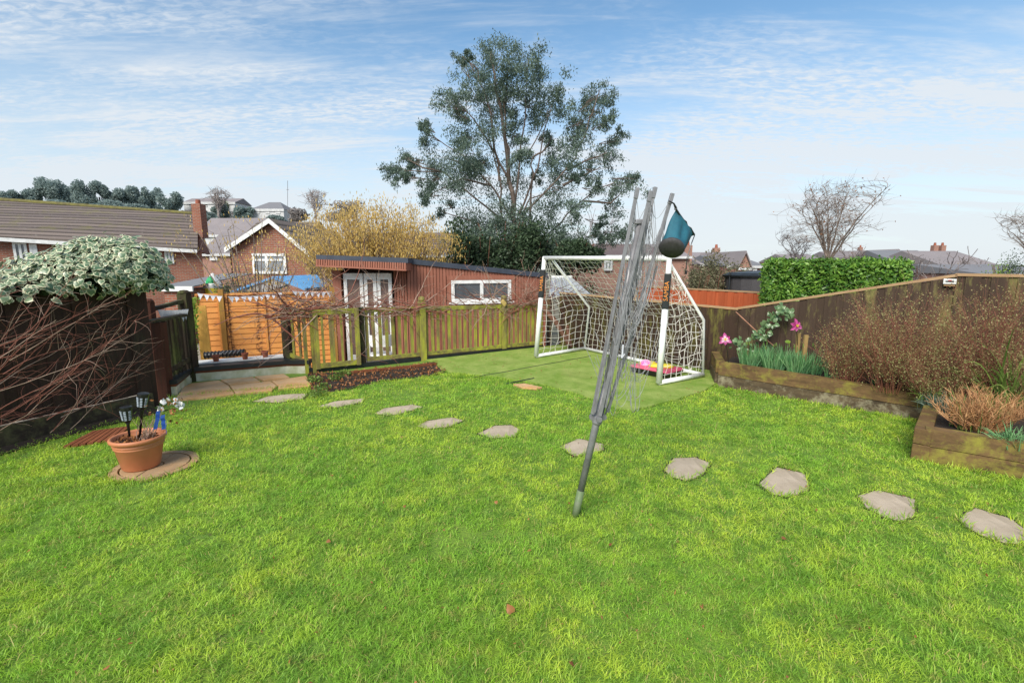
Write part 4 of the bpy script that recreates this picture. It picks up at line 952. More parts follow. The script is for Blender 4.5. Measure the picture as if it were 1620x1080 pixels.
mb = MB(); mb.box(Vector((dl.x - .05, YD + .06, -.6)), Vector((at(648, 430, YD).x - dl.x + .05, 0, 0)), (0, .1, 0), (0, 0, dz1 + .75)); mb.build('porch_wall', M['dark_fence'], groot)
mb = MB(); xr = at(646, 430, YD).x; ns = int((xr - dr_.x) / .06)
for i in range(ns): mb.box(Vector((dr_.x + .02 + i * .06, YD, -.6)), (.046, 0, 0), (0, .05, 0), (0, 0, dz1 + .68))
mb.build('porch_cladding', M['cladding'], groot)
lv = [(545, 576), (577, 597), (597.5, 621)]
for a, b in lv:
    xa, xb = at(a, 432, YD).x, at(b, 432, YD).x; P = Vector((xa + .004, YD - .06, dz0)); U = Vector((xb - xa - .008, 0, 0)); V_ = Vector((0, 0, dz1 - dz0)); fw = .075; mb = MB(); nf = Vector((0, -1, 0))
    mb.box(P, U, (0, 0, .22), nf * .05); mb.box(P + Vector((0, 0, V_.z - .14)), U, (0, 0, .14), nf * .05); mb.box(P + Vector((0, 0, .22)), (fw, 0, 0), (0, 0, V_.z - .36), nf * .05); mb.box(P + U - Vector((fw, 0, -.22)), (fw, 0, 0), (0, 0, V_.z - .36), nf * .05)
    dr = mb.build('door', M['white_pvc'], groot, bevel=.004)
    mb = MB(); mb.quad(P + nf * .02 + Vector((0, 0, .2)), P + U + nf * .02 + Vector((0, 0, .2)), P + U + V_ + nf * .02, P + V_ + nf * .02); mb.build('pane', M['glass_door'] if 'glass_door' in M else M['glass'], dr)
    if a == 577: mb = MB(); mb.box(P + U + Vector((-.05, -.06, 1.0)), (.025, 0, 0), (0, -.03, 0), (0, 0, .14)); mb.build('handle', M['black_plastic'], dr)
# white garden chair
root = empty('garden_chair', at(602, 560, 10.2), 'white plastic garden chair seen through the picket fence in front of the doors', 'chair')
cx = at(602, 540, 10.0); cx.z = -.6; mb = MB()
for i in range(10):
    t0, t1 = math.pi * i / 10, math.pi * (i + 1) / 10
    f = lambda t, z: cx + Vector((.25 * math.cos(t), -.22 * math.sin(t), z))
    mb.add([f(t0, .62), f(t1, .62), f(t1, .86), f(t0, .86), f(t0, .62) * 1 + Vector((0, .015, 0)), f(t1, .62) + Vector((0, .015, 0)), f(t1, .86) + Vector((0, .015, 0)), f(t0, .86) + Vector((0, .015, 0))], [(0, 1, 2, 3), (7, 6, 5, 4), (3, 2, 6, 7), (0, 4, 5, 1)])
mb.build('backrest', M['white_pvc'], root)
mb = MB(); mb.lathe(cx + Vector((0, 0, .42)), [(0, 0), (.24, 0), (.25, .02), (.24, .04), (0, .03)], 20); mb.build('seat', M['white_pvc'], root)
for dx_, dy_ in ((-1, -1), (1, -1), (-1, 1), (1, 1)):
    mb = MB(); mb.tube([cx + Vector((dx_ * .2, dy_ * .18, 0)), cx + Vector((dx_ * .19, dy_ * .17, .66 if dy_ < 0 else .43))], .018, 6); mb.build('leg', M['white_pvc'], root)

# ------------------------------------------------------------------ goal
FL, FR = gp(848, 566, .03), gp(1042, 609, .03); TL, TR = at(861, 408, FL.y), at(1059, 409, FR.y)
BL, BR = gp(925, 552, .05), gp(1112, 594, .05); UL, UR = at(932, 486, BL.y), at(1113, 506, BR.y)
FL.z = FR.z = BL.z = BR.z = .065
groot2 = empty('football_goal', (FL + FR) / 2, 'white plastic football goal with net and black orange hinge wraps on the artificial turf', 'football goal')
rt = .034
def part(name, pts, rad, mat, parent, sides=14):
    mb = MB(); mb.tube(pts, rad, sides); return mb.build(name, mat, parent, smooth=True)
part('crossbar', [TL, TR], rt, M['white_pvc'], groot2)
for a, b in ((FL, TL), (FR, TR)):
    hA = a.lerp(b, .60); hB = a.lerp(b, .80)
    part('post', [a, hA], .042, M['white_pvc'], groot2); part('post', [hA, b], rt, M['white_pvc'], groot2)
    mb = MB(); mb.lathe(b, [(0, -rt), (rt * .8, -rt * .7), (rt * 1.15, 0), (rt * .8, rt * .7), (0, rt)], 12); mb.build('corner_joint', M['white_pvc'], groot2, smooth=True)
tl2, tr2 = TL.lerp(TR, .07), TL.lerp(TR, .985)
part('back_frame', [tl2, UL, BL], .022, M['white_pvc'], groot2); part('back_frame', [tr2, UR, BR], .022, M['white_pvc'], groot2)
part('base_bar', [FL, BL], .032, M['white_pvc'], groot2); part('base_bar', [FR, BR], .034, M['white_pvc'], groot2); part('base_bar', [BL, BR], .03, M['white_pvc'], groot2)
gdir = (FR - FL); gdir.z = 0; gdir.normalize(); gnn = Vector((gdir.y, -gdir.x, 0))
for a, b, s in ((FL, TL, -1), (FR, TR, -1)):
    p0, p1 = a.lerp(b, .605), a.lerp(b, .885); ax = (p1 - p0).normalized(); out = (gnn * .5 + gdir * s * .86).normalized()
    tng = ax.cross(out).normalized()
    mb = MB(); mb.cbox((p0 + p1) / 2, tng * .088, out * .088, p1 - p0); wr = mb.build('hinge_wrap', M['black_trim'], groot2, bevel=.012)
    for fo, rl in ((out, 1), (tng if tng.dot(gnn) > 0 else -tng, 1)):
        cu = bpy.data.curves.new('txt', 'FONT'); cu.body = 'SAMBA'; cu.size = .082; cu.extrude = .001; cu.align_x = 'CENTER'; cu.align_y = 'CENTER'; cu.space_character = 1.05
        tmp = bpy.data.objects.new('tmp', cu); COL.objects.link(tmp); dg = bpy.context.evaluated_depsgraph_get(); me = bpy.data.meshes.new_from_object(tmp.evaluated_get(dg)); bpy.data.objects.remove(tmp)
        xv = ax; zv = fo; yv = zv.cross(xv); Mt = Matrix((xv, yv, zv)).transposed().to_4x4(); Mt.translation = (p0 + p1) / 2 + fo * .0455 - ORG[groot2.name]
        me.transform(Mt); me.name = 'lettering'; me.materials.clear()
        o = link_mesh('lettering', me, M['orange_plastic'], wr, None, False)
# net
def netsurf(mb, F, nu, nv, jit=.013, r=.0036):
    P = [[F(i / nu, j / nv) + Vector((random.gauss(0, jit), random.gauss(0, jit), random.gauss(0, jit))) * (0 if i in (0, nu) or j in (0, nv) else 1) for j in range(nv + 1)] for i in range(nu + 1)]
    for i in range(nu + 1): mb.tube(P[i], r, 3, cap=False)
    for j in range(nv + 1): mb.tube([P[i][j] for i in range(nu + 1)], r, 3, cap=False)
def path3(a, b, c, t, k):
    return a.lerp(b, t / k) if t < k else b.lerp(c, (t - k) / (1 - k))
mb = MB()
def backF(u, v):
    a = path3(BL, UL, tl2, v, .40); b = path3(BR, UR, tr2, v, .40); q = a.lerp(b, u); sag = .10 * math.sin(math.pi * u) * math.sin(math.pi * min(1, v * 1.05))
    return q + Vector((-.05, -.07, -.02)) * sag * 10 * .6 + Vector((0, 0, -.35 * sag if v > .4 else 0))
netsurf(mb, backF, 24, 20)
def sideF(F0, T0, B0, U0, t0):
    def f(u, v):
        q = F0.lerp(T0, v).lerp(path3(B0, U0, t0, v, .42), u); return q + gdir * (.04 * math.sin(math.pi * u) * math.sin(math.pi * v)) + Vector((0, 0, .02 * math.sin(9 * u + 5 * v)))
    return f
netsurf(mb, sideF(FL, TL, BL, UL, tl2), 8, 17, .012); netsurf(mb, sideF(FR, TR, BR, UR, tr2), 8, 17, .02)
mb.build('net', M['net'], groot2)
mb = MB()
for k in range(16):
    q = TL.lerp(TR, (k + .5) / 16); mb.cbox(q + Vector((0, 0, -.03)), (.012, 0, 0), (0, .05, 0), (0, 0, .03))
for a, b in ((FL, TL), (FR, TR), (BL, UL), (BR, UR)):
    for k in range(5): q = a.lerp(b, (k + .6) / 5.5); mb.cbox(q, (.085, 0, 0), (0, .03, 0), (0, 0, .01))
mb.build('net_clip', M['black_trim'], groot2)

# ------------------------------------------------------------------ toys
c = gp(1022, 596, .03); tz = .03; c = Vector(((gp(1020, 598).x + gp(1075, 604).x) / 2, gp(1020, 598).y + .18, .03))
root = empty('toy_tray', c, 'pink and black plastic toy tray with yellow toys inside the goal', 'toy')
mb = MB(); tA = gdir * .34; tB = Vector((-gdir.y, gdir.x, 0)) * .22
def tray(mb, z0, z1, k0, k1):
    f = lambda k, z: [c + tA * a * k + tB * b * k + Vector((0, 0, z)) for a, b in ((-1, -1), (1, -1), (1, 1), (-1, 1))]
    mb.add(f(k0, z0) + f(k1, z1), [(3, 2, 1, 0), (0, 1, 5, 4), (1, 2, 6, 5), (2, 3, 7, 6), (3, 0, 4, 7), (4, 5, 6, 7)])
tray(mb, .0, .08, .88, .98); mb.build('base', M['black_plastic'], root)
mb = MB(); tray(mb, .081, .12, 1.0, .96); mb.build('rim', M['pink'], root, bevel=.01)
for k, (a, b, l) in enumerate([(-.5, .1, .22), (.1, -.2, .26), (.45, .2, .16)]):
    mb = MB(); mb.lathe(c + tA * a + tB * b + Vector((0, 0, .12)), [(0, 0), (.09, 0), (.10, .02), (.06, .045), (0, .05)], 14, sx=1.5 - .2 * k); mb.build('yellow_toy', M['yellow'], root, smooth=True)
c2 = gp(1021, 588, .03); root = empty('toy_ball', c2, 'pink patterned toy ball beside the toy tray in the goal', 'ball')
mb = MB(); mb.lathe(c2, [(0, 0), (.05, .012), (.09, .06), (.098, .10), (.085, .15), (.045, .185), (0, .195)], 18); b_ = mb.build('ball', M['magenta'], root, smooth=True)
mb = MB()
for k in range(6):
    a = k * math.pi / 6; mb.tube([c2 + Vector((math.cos(a) * math.cos(t_) * .1, math.sin(a) * math.cos(t_) * .1, .098 + .098 * math.sin(t_))) for t_ in np.linspace(0, 2 * math.pi, 16)], .005, 4)
mb.build('rib', M['petal_pale'], root)
c3 = gp(1036, 586, .03); mb = MB(); mb.lathe(c3, [(0, 0), (.06, .015), (.085, .07), (.06, .13), (0, .15)], 14, sx=1.3); tag(mb.build('toy_hat', M['purple'], smooth=True), 'rounded purple toy between the pink ball and the right goalpost', 'toy')

# ------------------------------------------------------------------ rotary dryer
DY = gp(910, 816).y
def D(px, py, o=0.): return at(px, py, DY + o)
root = empty('rotary_dryer', gp(910, 816), 'folded grey rotary washing line leaning to the right in the middle of the lawn', 'rotary dryer')
hub = D(945, 664)
part('ground_socket', [D(909, 822), D(919, 775)], .0255, M['alloy_mossy'], root); part('pole', [D(919, 775), D(945, 662), D(960, 605)], .0235, M['alloy'], root)
part('inner_pole', [D(950, 645), D(1012, 352)], .018, M['alloy'], root)
mb = MB(); ax = (D(1012, 345) - D(1008, 362)).normalized(); mb.cbox(D(1011, 351), Vector((.055, 0, 0)), (0, .055, 0), ax * .03); mb.build('top_cap', M['alloy'], root, bevel=.005)
mb = MB(); ax = (D(1012, 345) - hub).normalized(); mb.lathe(hub - ax * .03, [(.027, 0), (.034, .012), (.034, .05), (.027, .06)], 18, axis=ax)
for (dx_, dy_) in ((-.052, 0), (.052, .0), (0, -.045), (0, .045)):
    mb.lathe(hub + Vector((dx_ * .75, dy_, 0)) + ax * .02 + Vector((0, -.012, 0)), [(.0, 0), (.019, .001), (.019, .024), (0, .025)], 14, axis=(0, 1, 0))
mb.build('hub', M['alloy'], root)
arms = [((937, 655), (1009, 297), -.03), ((949, 658), (1030, 302), -.055), ((952, 656), (1037, 296), .05), ((961, 652), (1064, 306), .0)]
for (a, b, o) in arms:
    A, B = D(*a, o), D(*b, o); dv = (B - A).normalized(); sdv_ = Vector((0, 1, 0)).cross(dv).normalized()
    mb = MB(); mb.beam(A, A.lerp(B, .97), .012, .022, up=sdv_); mb.build('arm', M['alloy'], root, bevel=.002)
    mb = MB(); mb.beam(A.lerp(B, .955), B, .022, .024, up=sdv_); mb.build('arm_end_cap', M['alloy'], root, bevel=.003)
for (a, b, o) in [((941, 652), (985, 420), -.05), ((958, 645), (1002, 430), -.06), ((952, 648), (1020, 400), .06), ((958, 655), (1040, 420), .03)]:
    A, B = D(*a, o), D(*b, o); mb = MB(); mb.beam(A, B, .007, .013, up=Vector((0, 1, 0)).cross((B - A).normalized())); mb.build('strut', M['alloy'], root, bevel=.002)
mb = MB()
def bez(p, n_=14):
    out = []
    m_ = len(p) - 1
    for i in range(n_ + 1):
        t_ = i / n_; q = Vector((0, 0, 0))
        for k, c_ in enumerate(p): q += c_ * (math.comb(m_, k) * t_ ** k * (1 - t_) ** (m_ - k))
        out.append(q)
    return out
for k in range(84):     # cords running between the arms
    i, j = random.sample(range(4), 2); (a0, b0_, o0), (a1, b1_, o1) = arms[i], arms[j]
    h = random.uniform(.35, .98); P0 = D(*a0, o0).lerp(D(*b0_, o0), h); P1 = D(*a1, o1).lerp(D(*b1_, o1), h + random.uniform(-.03, .03) if h < .93 else h)
    dr_0 = random.uniform(.10, .75) * h; low_ = P0.lerp(P1, .5) + Vector((random.uniform(-.035, .05) - .05 * dr_0, random.uniform(-.07, .07), -dr_0 * 1.3)); low_.z = max(low_.z, .62)
    mb.tube(bez([P0, P0.lerp(low_, .7) + Vector((random.gauss(0, .02), random.gauss(0, .02), 0)), low_, P1.lerp(low_, .7) + Vector((random.gauss(0, .02), 0, 0)), P1]), .0016, 4, cap=False)
for k in range(26):     # loops hanging low
    x0 = random.uniform(955, 1015); P0 = D(x0, random.uniform(535, 570), random.uniform(-.08, .06)); P1 = D(x0 + random.uniform(-45, 45), random.uniform(520, 575), random.uniform(-.08, .06)); yl = random.uniform(600, 690)
    mb.tube(bez([P0, D(x0 - 14, yl, -.05), D(x0 + 14, yl, 0.0), P1]), .0015, 4, cap=False)
mb.build('washing_line', M['cord'], root)
mb = MB(); mb.tube([D(986, 545, -.07), D(984, 566, -.075), D(988, 560, -.07)], .006, 6); tag(mb.build('plastic_tie', M['bunting']), 'pale plastic tie knotted round the cords of the rotary dryer', 'tie')
# peg bag
bb = D(1064, 390, -.07); tp_ = D(1073, 336, -.04); axis = (tp_ - bb).normalized(); axb = Vector((.40, .62, .95)).normalized()
root = empty('peg_bag', bb, 'teal drawstring peg bag with black base hanging from the dryer arm', 'peg bag')
mb = MB(); rb = .072; axb = Vector((.36, .66, .66)).normalized(); bb = D(1062, 394, -.07)
Mx = Vector((0, 0, 1)).rotation_difference(axb).to_matrix(); e1_, e2_ = D(1069, 332, -.02), D(1099, 372, .05); sidesn = 44; nr_ = 9; vs = []
seg_d = (e2_ - e1_).normalized(); pe = Mx @ Vector((1, 0, 0)); pf = Mx @ Vector((0, 1, 0)); a0_ = math.atan2(seg_d.dot(pf), seg_d.dot(pe))
for i_ in range(nr_ + 1):
    t_ = i_ / nr_
    for k in range(sidesn):
        a = 2 * math.pi * k / sidesn; circ = bb + (pe * math.cos(a) + pf * math.sin(a)) * rb * (1 + .05 * math.sin(math.pi * t_)) + axb * .20 * t_
        w_ = (math.cos(a - a0_) + 1) / 2; ln_ = e1_.lerp(e2_, w_) + axb * .0 + Vector((0, .012 * math.sin(a - a0_), 0))
        q = circ.lerp(ln_, t_ ** 2.0); fold = (.010 * math.sin(3 * a + 2) + .005 * math.sin(7 * a)) * math.sin(math.pi * min(1, t_ * 1.1)); vs.append(q + (pe * math.cos(a) + pf * math.sin(a)) * fold)
fs = [(i_ * sidesn + k, i_ * sidesn + (k + 1) % sidesn, (i_ + 1) * sidesn + (k + 1) % sidesn, (i_ + 1) * sidesn + k) for i_ in range(nr_) for k in range(sidesn)]
mb.add(vs, fs, .3); mb.build('bag_body', M['teal'], root, smooth=True)
mb = MB(); mb.tube([e1_.lerp(e2_, q_ / 8) + Vector((.004 * math.sin(q_ * 2.2), -.004, .004 * math.cos(q_ * 3))) for q_ in range(9)], .0065, 6); mb.build('rim', M['black_plastic'], root)
mb = MB(); mb.lathe(bb, [(0, -.012), (rb * .8, -.010), (rb * 1.0, 0), (rb * 1.06, .008), (rb * 1.05, .018)], 32, axis=axb); mb.build('bag_base', M['mesh_black'], root, smooth=True)
mb = MB(); mb.tube([D(1058, 318, -.03), D(1066, 322, -.03), e1_ + Vector((0, 0, .012)), e1_], [.004, .005, .008, .010], 8); mb.tube([e2_, D(1094, 385, -.04), D(1087, 408, -.06), D(1085, 428, -.06)], .003, 6); mb.cbox(D(1085, 431, -.06), (.012, 0, 0), (0, .012, 0), (0, 0, .022)); mb.build('drawstring', M['black_plastic'], root)

# ------------------------------------------------------------------ back and right fences
board_fence('back_board_fence', CA, CB + (CB - CA).normalized() * .03, -.05, 1.10, 1.01, .115, .016, M['back_fence'], 'low brown and green stained board fence behind the goal', nrm_side=1, cap=.03, cap_mat=M['cap_wood'], stagger=True)
CM = CB + fd * 1.116
board_fence('right_board_fence', CB - fd * .012, CM + fd * .012, -.05, 1.01, 1.555, .105, .016, M['right_fence'], 'rising stretch of mossy board fence with sloping pale rail behind the long raised bed', nrm_side=1, cap=.032, cap_mat=M['cap_wood'])
board_fence('right_board_fence', CM + fd * .004, CE, -.05, 1.56, 1.54, .105, .016, M['right_fence'], 'level topped weathered board fence at the right edge with the small wall light', nrm_side=1, cap=.032, cap_mat=M['cap_wood'])
fdn = fd.normalized(); fnn = Vector((fdn.y, -fdn.x, 0))
if fnn.y > 0: fnn = -fnn
q = CM + fdn * -.03; lz_ = at(1494, 445, q.y).z
root = empty('fence_light', Vector((q.x, q.y, lz_)) + fnn * .05, 'small white solar light box fixed to the top of the right fence', 'light')
mb = MB(); mb.cbox(Vector((q.x, q.y, lz_)) + fnn * .07, fdn * .115, fnn * .04, (0, 0, .06)); mb.build('box', M['white_pvc'], root, bevel=.004)
mb = MB(); mb.cbox(Vector((q.x, q.y, lz_ + .002)) + fnn * .0915, fdn * .075, fnn * .004, (0, 0, .016)); mb.build('dark_band', M['black_trim'], root)
mb = MB(); mb.cbox(Vector((q.x, q.y, lz_ + .014)) + fnn * .0935, fdn * .03, fnn * .004, (0, 0, .010)); mb.build('red_mark', M['red_paint'], root)
mb = MB(); mb.cbox(Vector((q.x, q.y, lz_ - .042)) + fnn * .06, fdn * .10, fnn * .03, (0, 0, .022)); mb.build('bracket', M['cap_wood'], root)
mb = MB(); a, b = at(1164, 493, 7.25), at(1224, 547, 6.95); mb.tube([a, a.lerp(b, .5) + Vector((0, 0, -.01)), b], .008, 6); tag(mb.build('garden_cane', M['copper']), 'thin copper coloured cane slanting down from the fence corner', 'cane')

# ------------------------------------------------------------------ raised beds
def bed_front(root, A, B, hA, hB, th=.11, bottom='sleeper_low'):
    A, B = Vector(A), Vector(B); d = (B - A).normalized(); nn = Vector((-d.y, d.x, 0))
    if nn.y < 0: nn = -nn
    for k in range(2):
        z0, z1 = k * .5, (k + 1) * .5 - .02; f = .0 if k else .006
        mb = MB(); n_ = 10; P = []
        for i in range(n_ + 1):
            s = i / n_; p = A.lerp(B, s) + nn * (f + random.uniform(-.004, .004)); h = hA + (hB - hA) * s; P.append((p, h))
        for i in range(n_):
            (p, h), (q_, h2) = P[i], P[i + 1]
            pts = [Vector((p.x, p.y, h * z0 - (.04 if k == 0 else 0))), Vector((q_.x, q_.y, h2 * z0 - (.04 if k == 0 else 0))), Vector((q_.x, q_.y, h2 * z1 + (.008 if k else 0))), Vector((p.x, p.y, h * z1 + (.008 if k else 0)))]
            back = [v_ + nn * th for v_ in pts]; fs_ = [(0, 1, 2, 3), (7, 6, 5, 4), (3, 2, 6, 7), (1, 0, 4, 5)]
            if i == 0: fs_.append((0, 3, 7, 4))
            if i == n_ - 1: fs_.append((2, 1, 5, 6))
            mb.add(pts + back, fs_, r=.3)
        mb.build('sleeper', M['sleeper'] if k else M[bottom], root)
root = empty('raised_bed', (BD0 + BD1) / 2, 'long raised bed of weathered timber sleepers along the right fence, planted with daffodils', 'raised bed', 'timber raised beds')
BDe = BD1 + (BD1 - BD0).normalized() * .1
bed_front(root, BD0, BDe, .355, .30)
bed_front(root, BD0 + Vector((.125, .11, 0)), CB + Vector((-.22, .02, 0)), .355, .36)
soil = [BD0 + Vector((.05, .05, 0)), BD1, BD1 + Vector((.6, .75, 0)), CB + fd * .05]
mb = MB(); mb.prism([Vector((p.x, p.y, .29)) for p in [BD0 + Vector((.05, .08, 0)), BDe + Vector((.08, .08, 0)), CB + fd * 1.2, CB]], (0, 0, -.25)); mb.build('bed_soil', M['soil'], root)
root = empty('raised_bed', NB[0], 'near raised bed of mossy timber sleepers at the right edge, planted with orange stems', 'raised bed', 'timber raised beds')
N0, N1 = NB
bed_front(root, N0 + Vector((.06, -.05, 0)), N1, .30, .31, bottom='sleeper')
Ne = Vector((4.18, 4.75, 0)); mb = MB(); dN = (Ne - N0).normalized(); nn_ = Vector((dN.y, -dN.x, 0))
for k in range(2): mb.box(Vector((N0.x, N0.y, -.04 if k == 0 else .155)) + nn_ * .002, Ne - N0, nn_ * .12, (0, 0, .19 if k == 0 else .14))
mb.build('end_sleeper', M['sleeper'], root, bevel=.006)
mb = MB(); mb.prism([Vector((p[0], p[1], .24)) for p in [(N0.x + .12, N0.y + .02), (N1.x, N1.y + .1), (CE.x + .3, CE.y - .4), (CM.x, CM.y), (4.5, 5.1), (4.2, 4.7)]], (0, 0, -.2)); mb.build('bed_soil', M['soil'], root)

# bed planting
def blades(name, base, tipdir, L, w_, mat, parent, seg=5, droop=.0, n_rand=.15):
    """long strap leaves, arrays of base pts"""
    base = np.asarray(base); N = len(base); d = unit(np.asarray(tipdir) + rng.normal(size=(N, 3)) * n_rand); sd_ = unit(np.cross(d, rng.normal(size=(N, 3))))
    L = np.broadcast_to(L, (N,)); V = []; p = base.copy()
    for j in range(seg + 1):
        ww = w_ * (1 - (j / seg) ** 2.2) * .5 + .0006
        V += [p - sd_ * ww, p + sd_ * ww]; p = p + d * (L / seg)[:, None]; d = unit(d + np.array([0, 0, -1.]) * droop * (j + 1) / seg)
    V = np.stack(V, 1); b = (np.arange(N) * (2 * (seg + 1)))[:, None]; F = []
    for j in range(seg): F.append(b + np.array([[2 * j, 2 * j + 1, 2 * j + 3, 2 * j + 2]]))
    r_ = rng.random(N); return np_mesh(name, V.reshape(-1, 3), [np.concatenate(F)], mat, parent, np.tile(r_, seg))
bdn = (BD1 - BD0).normalized(); bnn = Vector((-bdn.y, bdn.x, 0))
if bnn.y < 0: bnn = -bnn
spots_d = [(.30, .34), (.44, .52), (.62, .30), (.72, .50), (.90, .28), (1.02, .42)]
dl_ = ['leftmost clump of daffodil leaves in the long raised bed', 'clump of daffodil leaves at the back left of the long raised bed', 'full front clump of daffodil leaves near the left end of the long bed', 'daffodil clump in front of the glossy leaved shrub', 'dense front daffodil clump just left of the wooden stakes', 'daffodil clump beside the foot of the wooden stakes']
for (s, o), lb in zip(spots_d, dl_):
    c = BD0 + bdn * s + bnn * o; n_ = 110; th_r = rng.uniform(0, 6.28, n_); rr = np.sqrt(rng.random(n_)) * .12
    base = np.stack([c.x + rr * np.cos(th_r), c.y + rr * np.sin(th_r), np.full(n_, .28)], 1); td = np.stack([np.cos(th_r) * .25, np.sin(th_r) * .25, np.ones(n_)], 1)
    root = empty('daffodil_clump', (c.x, c.y, .28), lb, 'daffodils', 'daffodils in the long bed')
    blades('leaf', base, td, rng.uniform(.2, .36, n_), .013, M['daff'], root, droop=.12)
    mb = MB()
    for k in range(3):
        q = c + Vector((random.gauss(0, .07), random.gauss(0, .07), .28 + random.uniform(.3, .38))); mb.lathe(q, [(0, -.02), (.008, 0), (.005, .03), (0, .04)], 8)
    mb.build('bud', M['strap'], root)
for s, o, n_, lb in ((1.28, .22, 30, 'small group of bulb shoots right of the wooden stakes'), (1.75, .25, 22, 'sparse bulb shoots in front of the twiggy shrub')):
    c = BD0 + bdn * s + bnn * o; base = np.stack([rng.normal(c.x, .06, n_), rng.normal(c.y, .05, n_), np.full(n_, .28)], 1); o_ = blades('bulb_shoots', base, np.tile([0, 0, 1.], (n_, 1)), rng.uniform(.12, .26, n_), .011, M['daff'], None, n_rand=.3); tag(o_, lb, 'bulb shoots', 'daffodils in the long bed')
# stakes
for (px, top, w_, o, lb) in ((1259, 527, .045, 0, 'green tinged wooden stake in the long bed, left of the pair'), (1270, 530, .05, .06, 'brown wooden stake in the long bed, right of the pair')):
    Ys = 6.35 + o; q0 = at(px, 590, Ys); q1 = at(px - 1, top, Ys); mb = MB(); mb.box(Vector((q0.x - w_ / 2, Ys, .2)), (w_, 0, 0), (0, w_ * .6, 0), Vector((random.uniform(-.02, .02), 0, q1.z - .2))); tag(mb.build('wooden_stake', M['stake']), lb, 'stake', 'wooden stakes in the bed')
# solar flowers
def flower(c, foot, label, mat_in, tilt):
    root = empty('solar_flower', foot, label, 'garden ornament', 'magenta flower ornaments'); mb = MB(); mb.tube([foot, foot.lerp(c, .6) + Vector((.01, 0, 0)), c], .004, 6); mb.build('stem', M['black_plastic'], root)
    n_ = Vector(tilt).normalized(); u = n_.cross(Vector((0, 0, 1))).normalized(); v = u.cross(n_); mb, mi = MB(), MB()
    for k in range(6):
        a = k * math.pi / 3 + .4; dr = u * math.cos(a) + v * math.sin(a); sd_ = n_.cross(dr); Lp = .088 if k % 2 else .07
        o = c + n_ * (.004 if k % 2 else 0)
        P = [o, o + dr * Lp * .4 + sd_ * .026 + n_ * .012, o + dr * Lp * .8 + sd_ * .020 + n_ * .01, o + dr * Lp * 1.1 - n_ * .008, o + dr * Lp * .8 - sd_ * .020 + n_ * .01, o + dr * Lp * .4 - sd_ * .026 + n_ * .012]
        mb.add(P, [(0, 1, 2, 3), (0, 3, 4, 5)]); Q_ = [o + (p - o) * .62 + n_ * .006 for p in P]; mi.add(Q_, [(0, 1, 2, 3), (0, 3, 4, 5)])
    mb.build('petal', M['petal'], root); mi.build('petal_centre', M[mat_in], root)
    mb = MB()
    for k in range(7): a = k * .9; q_ = c + n_ * .03 + (u * math.cos(a) + v * math.sin(a)) * .014; mb.tube([c + n_ * .005, q_, q_ + n_ * .008], [.003, .003, .005], 6)
    mb.build('stamen', M['yellow'], root)
flower(at(1147, 537, 6.5), at(1153, 578, 6.6), 'pink and white flower ornament on a black stem left of the daffodils', 'petal_pale', (-.3, -1, .3))
flower(at(1259, 515, 6.25), at(1262, 560, 6.4), 'deep magenta flower ornament above the wooden stakes', 'petal', (.1, -1, .15))
q = at(1248, 541, 6.3); o = broad_leaves('tulip_bloom', np.array([list(q), list(q + Vector((-.02, 0, .005)))]), .05, np.array([[0, -1, .3], [0, -.8, .6]]), M['lime']); tag(o, 'small yellow and green bloom left of the wooden stakes', 'flower')
# glossy shrub
root = empty('glossy_shrub', at(1215, 560, 6.9), 'young shrub with glossy oval leaves climbing the right fence behind the daffodils', 'shrub')
cc, nn2 = [], []
for (px, py, s, n_) in [(1237, 493, 9, 22), (1222, 505, 7, 12), (1250, 498, 8, 14), (1215, 515, 8, 16), (1207, 525, 6, 10), (1200, 533, 8, 14), (1190, 540, 10, 14), (1212, 533, 6, 10), (1172, 545, 10, 14)]:
    for k in range(n_): cc.append(list(at(px + random.gauss(0, s * .7), py + random.gauss(0, s * .6), 6.75 + random.gauss(0, .05)))); nn2.append([random.gauss(0, .5), -1, random.gauss(.6, .4)])
broad_leaves('glossy_leaf', np.array(cc), rng.uniform(.04, .075, len(cc)), np.array(nn2), M['camellia'], root)
mb = MB(); mb.tube([at(1196, 590, 6.8), at(1203, 540, 6.8), at(1220, 510, 6.8), at(1240, 490, 6.8)], [.01, .008, .006, .004], 6); mb.tube([at(1200, 560, 6.8), at(1185, 545, 6.8), at(1170, 545, 6.8)], [.007, .005, .003], 5); mb.build('stem', M['bark_red'], root)

def twig_shrub(name, c, rx, ry, h, nst, mat_t, mat_l, label, cat, nleaf, group=None, lean=0, leaf=(.022, .013), r0=.006, top=1.0):
    root = empty(name, c, label, cat, group); mb = MB(); tips = []
    for k in range(nst):
        a = random.uniform(0, 6.28); q = math.sqrt(random.random()); base = c + Vector((math.cos(a) * rx * q * .45, math.sin(a) * ry * q * .45, 0)); hh = h * random.uniform(.7, 1.05) * (1 - .25 * q)
        d = Vector((math.cos(a) * rx * q * 1.0 / h + lean, math.sin(a) * ry * q / h, 1)).normalized()
        pts, _ = rtube(mb, base, d, hh, r0, 7, .2, sides=3)
        for p in pts[1:]:
            tips.append(p)
            for _k in range(3):
                if random.random() < .8:
                    t2, _ = rtube(mb, p, (d + Vector((random.gauss(0, .55), random.gauss(0, .55), random.gauss(.25, .4)))).normalized(), random.uniform(.12, .3) * h, r0 * .35, 4, .3, sides=3); tips += t2[1:]
    mb.build('stem', M[mat_t], root)
    if nleaf:
        T_ = np.array([list(p) for p in tips]); idx = rng.integers(0, len(T_), nleaf); leaves('foliage', T_[idx] + rng.normal(size=(nleaf, 3)) * .018, rng.uniform(.7, 1.3, nleaf) * leaf[0], leaf[1], M[mat_l], root)
    return root
